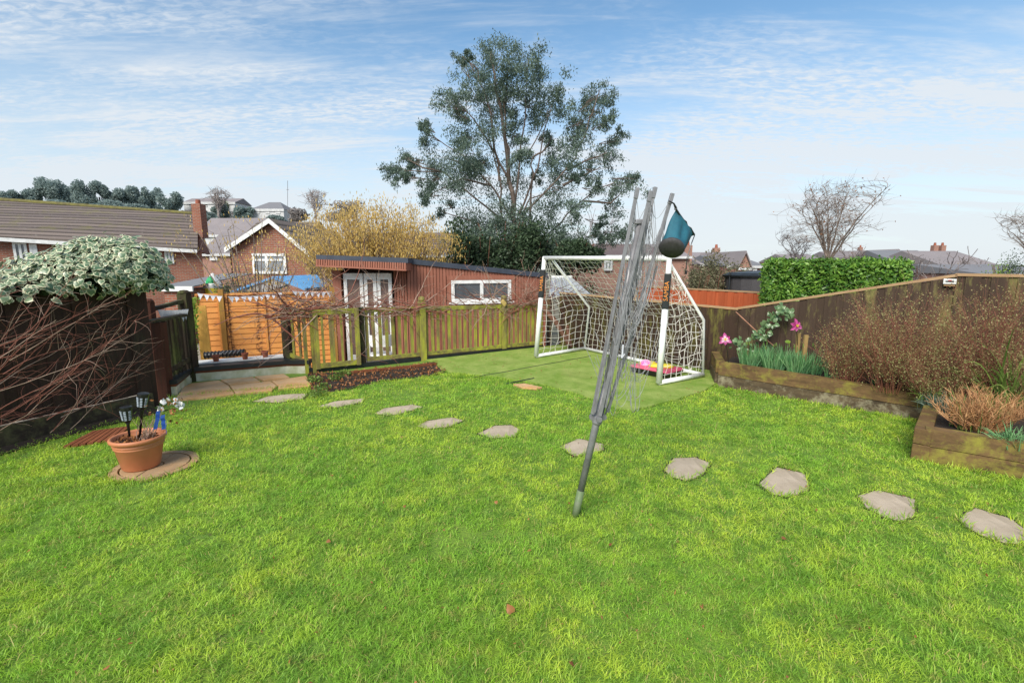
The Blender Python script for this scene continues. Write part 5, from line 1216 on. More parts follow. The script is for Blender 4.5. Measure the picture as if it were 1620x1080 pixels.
for (px, Y_, rx, h_, ns_, nl, lb) in [(1345, 5.75, .42, .78, 75, 4600, 'twiggy brown shrub with tiny tan leaves, left end of the row in the long bed'), (1415, 5.35, .48, 1.14, 95, 6500, 'largest twiggy brown shrub with tiny leaves, in the middle of the long bed'), (1480, 5.05, .42, .66, 75, 4600, 'twiggy brown shrub under the small wall light'), (1555, 4.95, .46, 1.24, 95, 6200, 'tall reddish twiggy shrub against the fence at the right edge'), (1650, 4.5, .45, .8, 45, 4500, 'twiggy shrub running out of the right edge of the view')]:
    c = at(px, 600, Y_); c.z = .27; twig_shrub('twiggy_shrub', c, rx, .32, h_, ns_, 'spirea_twig', 'spirea', lb, 'shrub', int(nl * 1.1), 'twiggy shrubs along the right fence', r0=.0035, leaf=(.017, .011))
c = at(1545, 700, 4.15); c.z = .24
root = twig_shrub('orange_stemmed_shrub', c, .38, .25, .40, 90, 'orange_twig', 'dry_leaf', 'low cut back shrub of orange brown stems in the near raised bed', 'shrub', 300, r0=.008)
n_ = 60; blades('green_blade', np.tile(np.array(c), (n_, 1)) + np.clip(rng.normal(size=(n_, 3)), -1.3, 1.3) * [.13, .08, 0], np.tile([0, 0, 1.], (n_, 1)), rng.uniform(.2, .42, n_), .010, M['strap'], root, n_rand=.25)
for px, py, Y_, lb in ((1476, 640, 4.75, 'grey green lavender tuft at the inner corner of the near bed'), (1500, 610, 4.6, 'grey green spiky tuft behind the orange stemmed shrub'), (1590, 735, 3.75, 'low green tuft at the front of the near bed, right edge')):
    c = at(px, py + 20, Y_); c.z = .24; n_ = 130; o_ = blades('spiky_tuft', np.tile(np.array(c), (n_, 1)) + rng.normal(size=(n_, 3)) * [.05, .05, .0], np.stack([rng.normal(size=n_) * .6, rng.normal(size=n_) * .5, np.ones(n_)], 1), rng.uniform(.1, .24, n_), .008, M['gum'] if py < 700 else M['daff'], None, droop=.3, n_rand=.2); tag(o_, lb, 'plant', 'tufts in the near raised bed')
for px, py, Y_, L_, lb in ((1600, 610, 4.62, .95, 'strap leaved plant arching over the right edge of the near bed'), (1478, 608, 5.0, .3, 'small arching strap leaved plant where the two beds meet')):
    c = at(px, py, Y_); c.z = .26; n_ = 70; root = empty('strap_leaved_plant', c, lb, 'plant'); blades('leaf', np.tile(np.array(c), (n_, 1)) + rng.normal(size=(n_, 3)) * [.04, .04, 0], np.stack([rng.normal(size=n_) * .8, rng.normal(size=n_) * .6, np.ones(n_)], 1), rng.uniform(.5, 1.1, n_) * L_, .022, M['strap'], root, seg=8, droop=.45)

# ------------------------------------------------------------------ beyond the right and back fences
hx0, hx1 = at(1219, 413, 8.9), at(1447, 413, 8.2)
root = empty('laurel_hedge', Vector(((hx0.x + hx1.x) / 2, 8.9, -.6)), 'neatly clipped bright green laurel hedge beyond the right fence', 'hedge')
hd_ = Vector((hx1.x - hx0.x, hx1.y - hx0.y, 0)); hL = hd_.length; hd_.normalize(); hn = Vector((hd_.y, -hd_.x, 0))
hz = hx0.z - .03
N = 26000; a = rng.random(N) * hL; face = rng.random(N); zz_ = np.where(face < .3, hz + rng.normal(size=N) * .022 + np.where(rng.random(N) < .06, rng.random(N) * .08, 0), -.3 + (hz + .3) * rng.random(N)); dd = np.where(face < .3, -rng.random(N) * .8, np.where(face < .85, rng.normal(size=N) * .035, -rng.random(N) * .8)); a = np.where(face > .85, np.where(face > .93, 0., hL) + rng.normal(size=N) * .02, a)
bump_ = .04 * np.sin(a * 5) + .03 * np.sin(zz_ * 7 + a * 3) + .02 * np.sin(a * 17 + zz_ * 11) ; P = np.stack([hx0.x + hd_.x * a + hn.x * (dd + bump_), hx0.y + hd_.y * a + hn.y * (dd + bump_), zz_ + .015 * np.sin(a * 9)], 1)
nr = np.where((face < .3)[:, None], np.array([[0, 0, 1.]]), np.array([[hn.x, hn.y, .5]])) 
leaves('foliage', P, rng.uniform(.04, .11, N), rng.uniform(.02, .045, N), M['hedge'], root, nrm=nr)
mb = MB(); mb.box(Vector((hx0.x, hx0.y, -.6)) - hn * .76 + hd_ * .05, hd_ * (hL - .1), hn * .70, (0, 0, hz + .54)); mb.build('shade_core', M['hedge_in'], root)  # solid filler block behind the leaves, coloured as the hedge's inner shade

RA, RB = at(1010, 458, 12.2), at(1225, 466, 9.6); RA.z = RB.z = 0
board_fence('red_board_fence', RA, RB, -.6, at(1080, 458, 11).z, at(1212, 464, 9.8).z, .10, .015, M['red_wood'], 'bright orange red stained board fence in the next garden', cap=.03, cap_mat=M['cap_wood'], post_every=1.8, post_mat=M['orange_post'], post_side=1)
# polycarbonate sheet
root = empty('corrugated_sheet', at(900, 470, 10.8), 'grey corrugated plastic lean-to roof with white edge behind the goal', 'lean-to roof')
A, B, C_, D_ = at(868, 470, 10.3), at(940, 470, 10.3), at(905, 439, 11.6), at(872, 439, 11.6); mb = MB(); n_ = 24
for i in range(n_):
    s0, s1 = i / n_, (i + 1) / n_; z = Vector((0, 0, .02 if i % 2 else 0)); z2 = Vector((0, 0, 0 if i % 2 else .02)); mb.quad(A.lerp(B, s0) + z, A.lerp(B, s1) + z2, D_.lerp(C_, s1) + z2, D_.lerp(C_, s0) + z, r=.5)
mb.build('sheet', M['poly'], root); mb = MB(); mb.beam(D_ + Vector((0, 0, .02)), C_ + Vector((0, 0, .02)), .05, .05); mb.build('edge_trim', M['white_pvc'], root); mb = MB()
for q in (A, B, C_, D_): mb.box(Vector((q.x - .03, q.y, -.6)), (.06, 0, 0), (0, .06, 0), (0, 0, q.z + .57))
mb.build('support_post', M['back_fence'], root)

# trampoline with enclosure
root = empty('trampoline', at(1202, 470, 13.5), 'black netted trampoline enclosure half hidden by the laurel hedge', 'trampoline')
tc_ = Vector((at(1215, 450, 14).x, 14.6, -2)); Rr = .95; ztp = at(1190, 433, 13.6).z; mb = MB(); zb_ = at(1190, 462, 13.6).z - .1
for k in range(6): a = k * math.pi / 3 + .2; q = tc_ + Vector((math.cos(a) * Rr, math.sin(a) * Rr, 0)); mb.tube([q, Vector((q.x, q.y, ztp))], .03, 6)
mb.build('pole', M['black_trim'], root); mb = MB(); mb.lathe(Vector((tc_.x, tc_.y, ztp - .12)), [(Rr * 1.02, 0), (Rr * 1.05, .06), (Rr * .9, .13), (0, .2)], 20); mb.build('top_cover', M['black_trim'], root)
mb = MB(); mb.lathe(Vector((tc_.x, tc_.y, zb_)), [(Rr * .97, 0), (Rr * .97, ztp - zb_ - .12)], 20); mb.build('net_wall', M['mesh_black'], root)
mb = MB(); mb.lathe(Vector((tc_.x, tc_.y, -1.4)), [(Rr * 1.03, 0), (Rr * 1.1, .1), (Rr * 1.03, .2)], 20); mb.build('ring_frame', M['alloy'], root)

# ------------------------------------------------------------------ trees
def bare_tree(name, base, h, spread, mat, label, cat='tree', group=None, depth=5, r0=.12, trunk_f=.25, nb=4, tip=0, tipm=None, upb=.25, seed=None, crown_sp=.8):
    if seed is not None: random.seed(seed)
    root = empty(name, base, label, cat, group); mt, mc = MB(), MB(); tips = []
    def rec(p, d, L, r, k):
        n_ = 4 if k else 5; pts = [p]; rs = [r]
        for j in range(n_):
            d = (d + Vector((random.gauss(0, .12), random.gauss(0, .12), random.gauss(0, .08) + upb * .12))).normalized(); p = p + d * L / n_; pts.append(p); rs.append(r * (1 - .4 * (j + 1) / n_))
        (mt if k < 1 else mc).tube(pts, [max(q, base[1] * .00042) for q in rs], 6 if k < 2 else 3, cap=False)
        if k >= depth: tips.extend(pts[1:]); return
        for b in range(nb if k else nb + 2):
            q = pts[random.randint(max(1, n_ - 3 if k == 0 else 1), n_)] if b else pts[-1]
            dd = (d + Vector((random.gauss(0, spread), random.gauss(0, spread), random.gauss(.05, spread * .45)))).normalized(); rec(q, dd, L * random.uniform(.6, .85), rs[-1] * random.uniform(.5, .75), k + 1)
    rec(Vector(base), Vector((0, 0, 1)), h * trunk_f, r0, 0)
    # normalise the height
    allz = [v[2] for v in mc.v + mt.v]; H = max(allz) - base[2]; f = h / H
    for mm in (mt, mc): mm.v = [(base[0] + (v[0] - base[0]) * f * crown_sp, base[1] + (v[1] - base[1]) * f * crown_sp, base[2] + (v[2] - base[2]) * f) for v in mm.v]
    mt.build('trunk', M[mat], root); mc.build('crown', M[mat], root)
    T_ = np.array([[base[0] + (p.x - base[0]) * f * crown_sp, base[1] + (p.y - base[1]) * f * crown_sp, base[2] + (p.z - base[2]) * f] for p in tips])
    return root, T_

# eucalyptus
EY = 18.0
def E(zx, zy, o=0.): return at(580 + zx / 2.841, 40 + zy / 2.841, EY + o)
eb = E(650, 1100); eb.z = -1.2
root = empty('eucalyptus_tree', eb, 'tall airy grey green eucalyptus tree towering over the garden room', 'tree')
blobs = [(430, 150, 26), (455, 110, 14), (570, 110, 42), (500, 175, 48), (640, 165, 50), (725, 130, 40), (760, 185, 34), (590, 235, 50), (690, 260, 50), (740, 320, 42), (470, 260, 40), (410, 340, 44), (365, 330, 30), (420, 380, 28), (840, 300, 34), (835, 370, 44), (775, 440, 42), (560, 370, 44), (565, 470, 48), (640, 400, 28),
         (245, 455, 18), (275, 500, 26), (450, 500, 42), (450, 555, 40), (375, 600, 54), (300, 640, 46), (185, 595, 24), (215, 625, 22), (105, 650, 30), (150, 685, 26), (190, 690, 22), (270, 700, 30), (430, 680, 46), (350, 720, 44), (270, 775, 24), (540, 690, 52), (640, 715, 52), (510, 600, 30), (700, 600, 30), (690, 560, 24), (335, 830, 26), (600, 850, 40),
         (800, 500, 26), (820, 610, 42), (895, 545, 44), (960, 490, 40), (945, 430, 30), (1000, 420, 36), (1050, 290, 30), (1010, 340, 30), (1065, 370, 30), (1080, 440, 22), (1090, 580, 40), (1120, 510, 26), (1050, 640, 34), (870, 740, 56), (830, 810, 42), (950, 850, 30), (1030, 740, 24), (960, 690, 22), (1160, 730, 36), (1195, 690, 20), (1110, 800, 28), (1045, 880, 20), (1140, 940, 34), (1050, 960, 26), (500, 640, 30), (760, 680, 22), (920, 660, 26), (620, 300, 40), (530, 300, 30), (660, 480, 26),
         (500, 900, 60), (560, 960, 70), (660, 930, 66), (740, 930, 56), (460, 980, 50), (620, 1030, 66), (720, 1030, 60), (870, 960, 50), (930, 990, 46), (800, 1000, 46)]
C = []
blobs = [(a, b + max(0, (420 - b) * .10), r_) for a, b, r_ in blobs]
for (bx, by, br) in blobs:
    r_m = br / 2.841 / FPX * EY; n_ = int(27 * br * (1.0 if by < 880 else 1.3)); o = random.gauss(0, 1.0) * (1 if by < 880 else .6)
    sub = np.array([[E(bx, by, o)[i] for i in range(3)]]) + rng.normal(size=(max(4, br // 3), 3)) * r_m * .85
    pts = sub[rng.integers(0, len(sub), n_)] + rng.normal(size=(n_, 3)) * r_m * .34; C.append(pts)
C = np.concatenate(C); leaves('crown', C, rng.uniform(.07, .13, len(C)), rng.uniform(.024, .040, len(C)), M['gum'], root, up=np.tile([0, 0, -.5], (len(C), 1)))
mt, mc = MB(), MB(); J = {}
def limb(pts, r0_, r1_, mb): 
    P = [E(*p) if len(p) == 2 else E(*p) for p in pts]; Q_ = []
    for i in range(len(P) - 1):
        for k in range(4): Q_.append(P[i].lerp(P[i + 1], k / 4) + Vector((random.gauss(0, .03), random.gauss(0, .03), 0)))
    Q_.append(P[-1]); n_ = len(Q_); mb.tube(Q_, [r0_ + (r1_ - r0_) * i / (n_ - 1) for i in range(n_)], 7); return Q_
limb([(655, 1250), (660, 1000), (665, 850), (640, 650), (610, 400), (570, 260), (560, 120)], .13, .02, mt)
segs = [[(665, 850), (690, 600), (715, 380), (725, 130)], [(645, 700), (560, 540), (480, 420), (400, 340)], [(650, 870), (560, 720), (440, 590), (280, 490)], [(650, 900), (500, 790), (350, 660), (100, 650)], [(650, 1050), (780, 980), (900, 850), (1030, 740), (1120, 705)], [(665, 900), (830, 720), (940, 600), (1000, 430), (1050, 290)], [(900, 650), (1000, 600), (1100, 570)], [(740, 900), (745, 700), (740, 560), (830, 380)], [(690, 850), (760, 640), (850, 300)], [(640, 650), (620, 460), (630, 250), (640, 160)], [(600, 700), (560, 400), (500, 200), (430, 140)], [(740, 600), (800, 560), (830, 500)], [(600, 900), (600, 700), (545, 480)], [(560, 720), (430, 690), (270, 770)], [(350, 660), (250, 640), (185, 600)], [(980, 790), (1100, 800), (1160, 740)], [(880, 720), (1050, 640)], [(560, 1000), (470, 880), (350, 840)], [(720, 1000), (700, 850), (730, 780), (860, 740)]]
for sg in segs: limb(sg, .042, .012, mc)
for (bx, by, br) in blobs:     # twigs into each leaf cluster
    for k in range(3):
        P0 = E(bx + (640 - bx) * .16, by + (700 - by) * .12 if by < 700 else by - 10); P1 = E(bx + random.gauss(0, br * .5), by + random.gauss(0, br * .5)); mc.tube([P0, P0.lerp(P1, .5) + Vector((random.gauss(0, .05), 0, random.gauss(0, .05))), P1], [.012, .010, .005], 4, cap=False)
mt.build('trunk', M['bark'], root); mc.build('limb', M['bark'], root)
# understorey
def bush(name, c, rx, ry, rz, n_, L_, W_, mat, label, cat='shrub', group=None, stems=8, lumps=9, stem_mat='bark'):
    c = Vector(c); root = empty(name, (c.x, c.y, c.z), label, cat, group); C = []
    for k in range(lumps):
        d = unit(rng.normal(size=(1, 3)))[0]; q = rng.uniform(.25, .72); lc = np.array([c.x + d[0] * rx * q, c.y + d[1] * ry * q, c.z + rz * 1.0 + d[2] * rz * q]); s = rng.uniform(.30, .52)
        m_ = n_ // lumps; C.append(lc + unit(rng.normal(size=(m_, 3))) * (rng.random(m_) ** .45)[:, None] * np.array([rx, ry, rz]) * s)
    C = np.concatenate(C); C = C[C[:, 2] > c.z]; leaves('crown', C, rng.uniform(.7, 1.3, len(C)) * L_, W_, M[mat], root)
    mb = MB()
    for k in range(stems):
        a = random.uniform(0, 6.28); mb.tube([c, c + Vector((math.cos(a) * rx * .3, math.sin(a) * ry * .3, rz * .8)), c + Vector((math.cos(a) * rx * .65, math.sin(a) * ry * .65, rz * 1.5))], [rx * .035, rx * .02, rx * .008], 5)
    mb.build('trunk', M[stem_mat], root); return root
for (px, py, Y_, rx, rz, mt_, lb) in [(765, 372, 15.5, 1.25, 1.7, 'evergreen', 'dark evergreen shrub directly behind the garden room roof'), (830, 380, 15.8, 1.2, 1.5, 'evergreen', 'dark green shrub behind the right end of the garden room'), (890, 392, 16.5, 1.0, 1.2, 'gum', 'grey green bush rising behind the goal crossbar'), (728, 385, 14.8, .8, 1.4, 'evergreen', 'dark evergreen bush between the yellow hazel and the eucalyptus')]:
    top = at(px, py - 40, Y_).z; c = at(px, py, Y_); c.z = top - 2 * rz; bush('evergreen_shrub', c, rx, .9, rz, 4200, .12, .055, mt_, lb, group='dark evergreens behind the garden room', stem_mat='bark_red')

for (px, py, Y_, rx, rz, mt_, lb) in [(910, 402, 15.2, .9, .8, 'evergreen', 'low dark evergreen shrub just above the left part of the crossbar'), (795, 352, 16.8, 1.3, 1.6, 'gum', 'tall grey green shrub among the eucalyptus stems')]:
    top = at(px, py - 38, Y_).z; c = at(px, py, Y_); c.z = top - 2 * rz; bush('evergreen_shrub', c, rx, .9, rz, 5000, .12, .05, mt_, lb, group='dark evergreens behind the garden room', stem_mat='bark_red')
# hazel with catkins
def hazel(base, fan, n_st, h, ncat, label, cover):
    root = empty('hazel_tree', base, label, 'tree', 'hazel trees with yellow catkins'); mb = MB(); tips = []
    for k in range(n_st):
        tx_, ty_ = cover(); tgt = at(tx_, ty_, base.y + random.gauss(0, .5)); mid = base.lerp(tgt, .5) + Vector((random.gauss(0, .12), random.gauss(0, .15), h * .08)); pts = bez([base + Vector((random.gauss(0, .15), random.gauss(0, .15), 0)), mid, tgt], 8)
        mb.tube(pts, [.028 * (1 - .8 * i / 8) for i in range(9)], 4, cap=False)
        for q in pts[3:]:
            tips.append(q)
            for _ in range(2):
                t2, _d = rtube(mb, q, Vector((random.gauss(0, .6), random.gauss(0, .5), random.gauss(.6, .5))).normalized(), random.uniform(.2, .5), .005, 4, .3, sides=3); tips += t2[1:]
    mb.build('trunk', M['twig_grey'], root)
    T_ = np.array([list(p) for p in tips]); idx = rng.integers(0, len(T_), ncat); L_ = rng.uniform(.05, .10, ncat)
    P = T_[idx] + rng.normal(size=(ncat, 3)) * .10; leaves('catkins', P, L_, .024, M['catkin'], root, up=np.tile([0, 0, -2.5], (ncat, 1)))
def cov1():
    while True:
        x_, y_ = random.uniform(458, 714), random.uniform(322, 410)
        t_ = (x_ - 590) / 128
        if y_ > 322 + 60 * abs(t_) ** 1.7 * (1.0): return x_, y_
b0 = at(600, 440, 13.5); b0.z = -.6; hazel(b0, 1, 170, 4, 46000, 'large hazel tree covered in yellow catkins behind the garden room', cov1)
b0 = at(400, 470, 12.0); b0.z = -.6; hazel(b0, 1, 24, 2, 1100, 'sparse hazel with a few hanging catkins in front of the brick gable house', lambda: (random.uniform(264, 470), random.uniform(352, 440)))

# bare trees
def fan_tree(name, px, base_py, zb, cpx, cpy, rxp, ryp, Y_, n_, mat, label, group, twig=.5, fork=.3, r0=.16):
    b = at(px, base_py, Y_); b.z = zb; root = empty(name, b, label, 'tree', group); mt, mc = MB(), MB(); rm = Y_ * .00034
    fk = at(px, base_py, Y_).lerp(at(cpx, cpy, Y_), fork) ; fk2 = at(px, base_py, Y_)
    mt.tube([b, fk2, fk], [r0, r0 * .85, r0 * .6], 7); mt.build('trunk', M[mat], root); sc_ = Y_ / FPX; tips = []
    mains = []
    for k in range(9):
        a = math.pi * (.02 + .96 * (k + .5) / 9) + random.gauss(0, .06); q = random.uniform(.55, .8); tg = at(cpx + math.cos(a) * rxp * q, cpy - math.sin(a) * ryp * q - ryp * .05, Y_) + Vector((0, random.gauss(0, rxp * sc_ * .4), 0))
        st = b.lerp(fk2, 1).lerp(fk, random.uniform(.0, 1)); mid = st.lerp(tg, .5); mid.z += (tg.z - st.z) * .12; mid.x = st.x + (tg.x - st.x) * .35
        P = bez([st, mid, tg], 12); P = [p + Vector((random.gauss(0, .02), random.gauss(0, .02), random.gauss(0, .02))) * Y_ * .05 for p in P]
        mc.tube(P, [max(rm, r0 * .42 * (1 - i / 12.5)) for i in range(13)], 5, cap=False); mains.append(P)
    for k in range(n_):
        P = random.choice(mains); i = random.randint(2, 12); st = P[i]
        for _t in range(30):
            u_, v_ = random.uniform(-1, 1), random.uniform(-1, 1)
            if u_ * u_ + v_ * v_ > 1: continue
            tg = at(cpx + u_ * rxp, cpy - v_ * ryp, Y_) + Vector((0, random.gauss(0, rxp * sc_ * .4), 0))
            if (tg - st).length < rxp * sc_ * .95 and tg.z > st.z - ryp * sc_ * .25: break
        d0 = (P[min(i + 1, 12)] - P[i - 1]).normalized() * (tg - st).length * .4; B_ = bez([st, st + d0, tg], 7); mc.tube(B_, [max(rm * .75, r0 * .12 * (1 - j / 7.5)) for j in range(8)], 3, cap=False)
        for q in B_[2:]:
            for _ in range(2):
                if random.random() < .75: t2, _d = rtube(mc, q, ((tg - st).normalized() * .7 + Vector((random.gauss(0, .6), random.gauss(0, .6), random.gauss(.3, .4)))).normalized(), rxp * sc_ * random.uniform(.12, .3) * twig * 2, rm * .8, 4, .2, sides=3); tips += t2[2:]
    mc.build('crown', M[mat], root); return root, np.array([list(p) for p in tips])
root, T_ = fan_tree('bare_tree', 1308, 425, -2.2, 1312, 347, 72, 62, 40, 170, 'twig_grey', 'big leafless tree against the sky above the laurel hedge', 'bare trees', fork=.25, r0=.22)
mm = leaves('last_leaves', T_[rng.integers(0, len(T_), 260)], .16, .09, M['dry_leaf'], root)
b1 = at(975, 425, 30); b1.z = -2.2; bare_tree('bare_tree', b1, at(975, 318, 30).z + 2.2, .42, 'twig_far', 'pale leafless tree behind the folded rotary dryer', group='bare trees', depth=5, r0=.13, nb=3, seed=5, crown_sp=.8)
fan_tree('bare_tree', 1640, 425, -2.2, 1630, 368, 50, 38, 32, 80, 'twig_grey', 'leafless tree cut off by the right edge of the view', 'bare trees', r0=.14)
fan_tree('bare_tree', 1262, 432, -2.2, 1262, 392, 40, 32, 44, 60, 'twig_far', 'spreading leafless tree at the left end of the laurel hedge', 'bare trees', r0=.12)
fan_tree('hill_tree', 346, 345, 10, 346, 313, 20, 17, 148, 110, 'far_bare', 'round grey brown leafless tree beside the long white building', 'trees on the far hillside', r0=.5)
fan_tree('hill_tree', 500, 350, 8, 500, 318, 22, 18, 150, 90, 'far_bare', 'hazy leafless tree on the hill left of the hazel', 'trees on the far hillside', r0=.4)
b1 = at(1500, 430, 26); b1.z = -2.2; bare_tree('bare_tree', b1, at(1500, 388, 26).z + 2.2, .6, 'twig_far', 'low bushy leafless tree in front of the grey roofs on the right', group='bare trees', depth=5, r0=.1, nb=3, seed=3, crown_sp=1.0)
b1 = at(1445, 430, 22); b1.z = -2.2; bare_tree('bare_tree', b1, at(1445, 405, 22).z + 2.2, .6, 'twig_far', 'low leafless shrub at the right end of the laurel hedge', group='bare trees', depth=5, r0=.08, nb=3, seed=33, crown_sp=.8)
for px, ht, Y_, lb, sd_ in ((1560, 408, 28, 'brown leafless thicket above the level right fence', 41), (1400, 398, 60, 'tiny leafless tree on the skyline right of the big bare tree', 42), (1350, 385, 55, 'bushy leafless tree just right of the big bare tree trunk', 43)):
    b1 = at(px, 430, Y_); b1.z = -2.2; bare_tree('bare_tree', b1, at(px, ht, Y_).z + 2.2, .6, 'twig_far', lb, group='bare trees', depth=4, r0=.1, nb=4, seed=sd_, crown_sp=1.1)
random.seed(99)
# mid distance bushes
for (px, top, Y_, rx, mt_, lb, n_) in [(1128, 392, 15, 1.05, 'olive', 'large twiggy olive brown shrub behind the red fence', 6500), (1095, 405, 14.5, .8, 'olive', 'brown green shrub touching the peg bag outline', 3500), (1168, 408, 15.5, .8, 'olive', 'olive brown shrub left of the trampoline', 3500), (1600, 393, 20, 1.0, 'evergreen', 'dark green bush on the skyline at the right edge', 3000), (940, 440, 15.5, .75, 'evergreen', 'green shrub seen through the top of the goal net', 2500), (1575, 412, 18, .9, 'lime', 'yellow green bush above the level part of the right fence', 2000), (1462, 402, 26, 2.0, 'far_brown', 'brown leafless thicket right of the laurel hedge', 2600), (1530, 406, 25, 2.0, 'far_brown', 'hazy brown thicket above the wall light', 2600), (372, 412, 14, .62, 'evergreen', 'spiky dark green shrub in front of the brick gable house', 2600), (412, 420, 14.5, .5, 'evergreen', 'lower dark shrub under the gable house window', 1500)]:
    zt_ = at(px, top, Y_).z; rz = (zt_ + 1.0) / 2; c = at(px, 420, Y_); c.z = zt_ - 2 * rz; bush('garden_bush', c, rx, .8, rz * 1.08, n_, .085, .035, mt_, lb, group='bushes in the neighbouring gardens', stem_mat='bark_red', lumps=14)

# hill pines
def hill_tree(px, top, base_y, Y_, wpx, mat, label, n_=900, lean=0):
    b = at(px, base_y, Y_); t_ = at(px, top, Y_); rx = wpx / FPX * Y_ / 2; h = t_.z - b.z
    root = empty('hill_tree', b, label, 'tree', 'trees on the far hillside'); C = []
    for k in range(12):
        lc = np.array([b.x + rng.uniform(-.6, .6) * rx, Y_ + rng.uniform(-2, 2), b.z + h * rng.uniform(.1, .86) ]); m_ = n_ // 12
        C.append(lc + unit(rng.normal(size=(m_, 3))) * (rng.random(m_) ** .4)[:, None] * np.array([rx * .45, rx * .4, h * .24]))
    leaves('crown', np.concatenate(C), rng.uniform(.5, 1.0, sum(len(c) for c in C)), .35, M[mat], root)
    mb = MB(); mb.tube([b - Vector((0, 0, 3)), b + Vector((0, 0, h * .5))], [.4, .2], 5); mb.build('trunk', M['twig_far'], root)
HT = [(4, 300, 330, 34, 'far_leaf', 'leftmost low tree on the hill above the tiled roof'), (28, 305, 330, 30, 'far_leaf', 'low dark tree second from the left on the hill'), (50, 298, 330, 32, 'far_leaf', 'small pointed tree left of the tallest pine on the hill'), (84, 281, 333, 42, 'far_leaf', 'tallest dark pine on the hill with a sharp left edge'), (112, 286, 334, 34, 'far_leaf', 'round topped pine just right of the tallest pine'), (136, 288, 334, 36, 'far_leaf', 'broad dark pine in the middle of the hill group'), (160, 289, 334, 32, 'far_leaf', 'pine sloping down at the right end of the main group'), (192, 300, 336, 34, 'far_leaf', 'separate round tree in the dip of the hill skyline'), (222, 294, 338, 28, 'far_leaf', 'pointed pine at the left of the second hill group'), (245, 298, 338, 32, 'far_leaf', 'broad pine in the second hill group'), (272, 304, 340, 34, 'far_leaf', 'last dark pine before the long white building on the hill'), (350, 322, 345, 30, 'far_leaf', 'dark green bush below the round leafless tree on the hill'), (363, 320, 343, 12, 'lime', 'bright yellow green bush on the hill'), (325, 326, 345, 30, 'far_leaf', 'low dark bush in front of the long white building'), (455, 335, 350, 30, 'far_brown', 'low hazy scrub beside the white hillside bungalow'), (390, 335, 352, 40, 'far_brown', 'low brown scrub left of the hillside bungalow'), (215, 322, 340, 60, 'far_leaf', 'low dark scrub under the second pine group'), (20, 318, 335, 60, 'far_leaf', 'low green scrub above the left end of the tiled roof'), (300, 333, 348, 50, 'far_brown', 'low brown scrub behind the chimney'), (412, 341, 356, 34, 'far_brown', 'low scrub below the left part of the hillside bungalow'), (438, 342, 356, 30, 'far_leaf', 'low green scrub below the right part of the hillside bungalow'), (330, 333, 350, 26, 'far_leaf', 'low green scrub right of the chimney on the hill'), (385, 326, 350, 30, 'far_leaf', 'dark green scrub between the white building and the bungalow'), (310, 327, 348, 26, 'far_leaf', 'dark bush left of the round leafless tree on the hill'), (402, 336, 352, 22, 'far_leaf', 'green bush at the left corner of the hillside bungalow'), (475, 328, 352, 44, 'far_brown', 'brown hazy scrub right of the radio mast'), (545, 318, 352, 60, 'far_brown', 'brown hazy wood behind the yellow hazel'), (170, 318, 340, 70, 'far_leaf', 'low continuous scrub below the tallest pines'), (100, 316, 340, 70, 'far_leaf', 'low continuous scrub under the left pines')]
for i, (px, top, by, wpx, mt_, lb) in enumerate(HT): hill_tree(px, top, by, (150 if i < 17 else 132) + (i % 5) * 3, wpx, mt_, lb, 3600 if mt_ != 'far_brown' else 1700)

# ------------------------------------------------------------------ houses
def gable_roof_house(name, fl, fr, zb, ze, ridge_l, ridge_r, depth, wallm, roofm, label, gable=False):
    pass
BR = 'brick'
# terrace house on the left: eave line and ridge line seen from the garden
e0, e1 = at(-60, 374, 20.5), at(313, 397, 24.5); r0_, r1_ = at(-60, 316, 24.0), at(313, 342, 28.0)
root = empty('terrace_house', Vector(((e0.x + e1.x) / 2, 22, -3)), 'red brick house with long mossy brown tiled roof and chimney behind the ivy', 'house')
wl = [Vector((e0.x, e0.y + .3, -3)), Vector((e1.x, e1.y + .3, -3)), Vector((e1.x, e1.y + .3, e1.z - .05)), Vector((e0.x, e0.y + .3, e0.z - .05))]
mb = MB(); mb.prism(wl, (r0_ - e0) * 1.9 * Vector((1, 1, 0)) if False else Vector(((r0_ - e0).x * 1.6, (r0_ - e0).y * 1.6, 0))); mb.prism([Vector((e1.x - .05, e1.y + .3, e1.z - .05)), Vector((e1.x + (r1_ - e1).x * 1.6, e1.y + (r1_ - e1).y * 1.8, e1.z - .05)), r1_ - Vector((0.05, 0, .05))], (-.2, 0, 0)); mb.build('wall', M['brick'], root)
mb = MB(); back0 = r0_ + Vector((r0_.x - e0.x, r0_.y - e0.y, e0.z - r0_.z)); back1 = r1_ + Vector((r1_.x - e1.x, r1_.y - e1.y, e1.z - r1_.z))
for a, b, c_, d_ in ((e0, e1, r1_, r0_), (r0_, r1_, back1, back0)): mb.prism([a, b, c_, d_], (0, 0, .12))
rf = mb.build('roof', M['tiles'], root)
mb = MB(); mb.tube([r0_ + Vector((0, 0, .1)), r1_ + Vector((0, 0, .1))], .13, 8); mb.build('ridge_tiles', M['moss_ridge'], rf)
mb = MB(); mb.beam(e0 + Vector((0, -.06, -.02)), e1 + Vector((0, -.06, -.02)), .1, .16); mb.build('gutter', M['white_pvc'], root)
ch = at(311, 345, 26.0); cht = at(311, 322, 26.0); mb = MB(); mb.box(Vector((ch.x - .22, ch.y, ch.z - 1.0)), (.45, 0, 0), (0, .5, 0), (0, 0, cht.z - ch.z + 1.0)); chm = mb.build('chimney', M['brick'], rf); mb = MB(); mb.lathe(Vector((ch.x, ch.y + .25, cht.z)), [(.13, 0), (.11, .22), (.08, .22)], 12); mb.build('chimney_pot', M['terracotta_old'], chm)
ed = (e1 - e0); ed.z = 0; ed.normalize(); en = Vector((ed.y, -ed.x, 0))
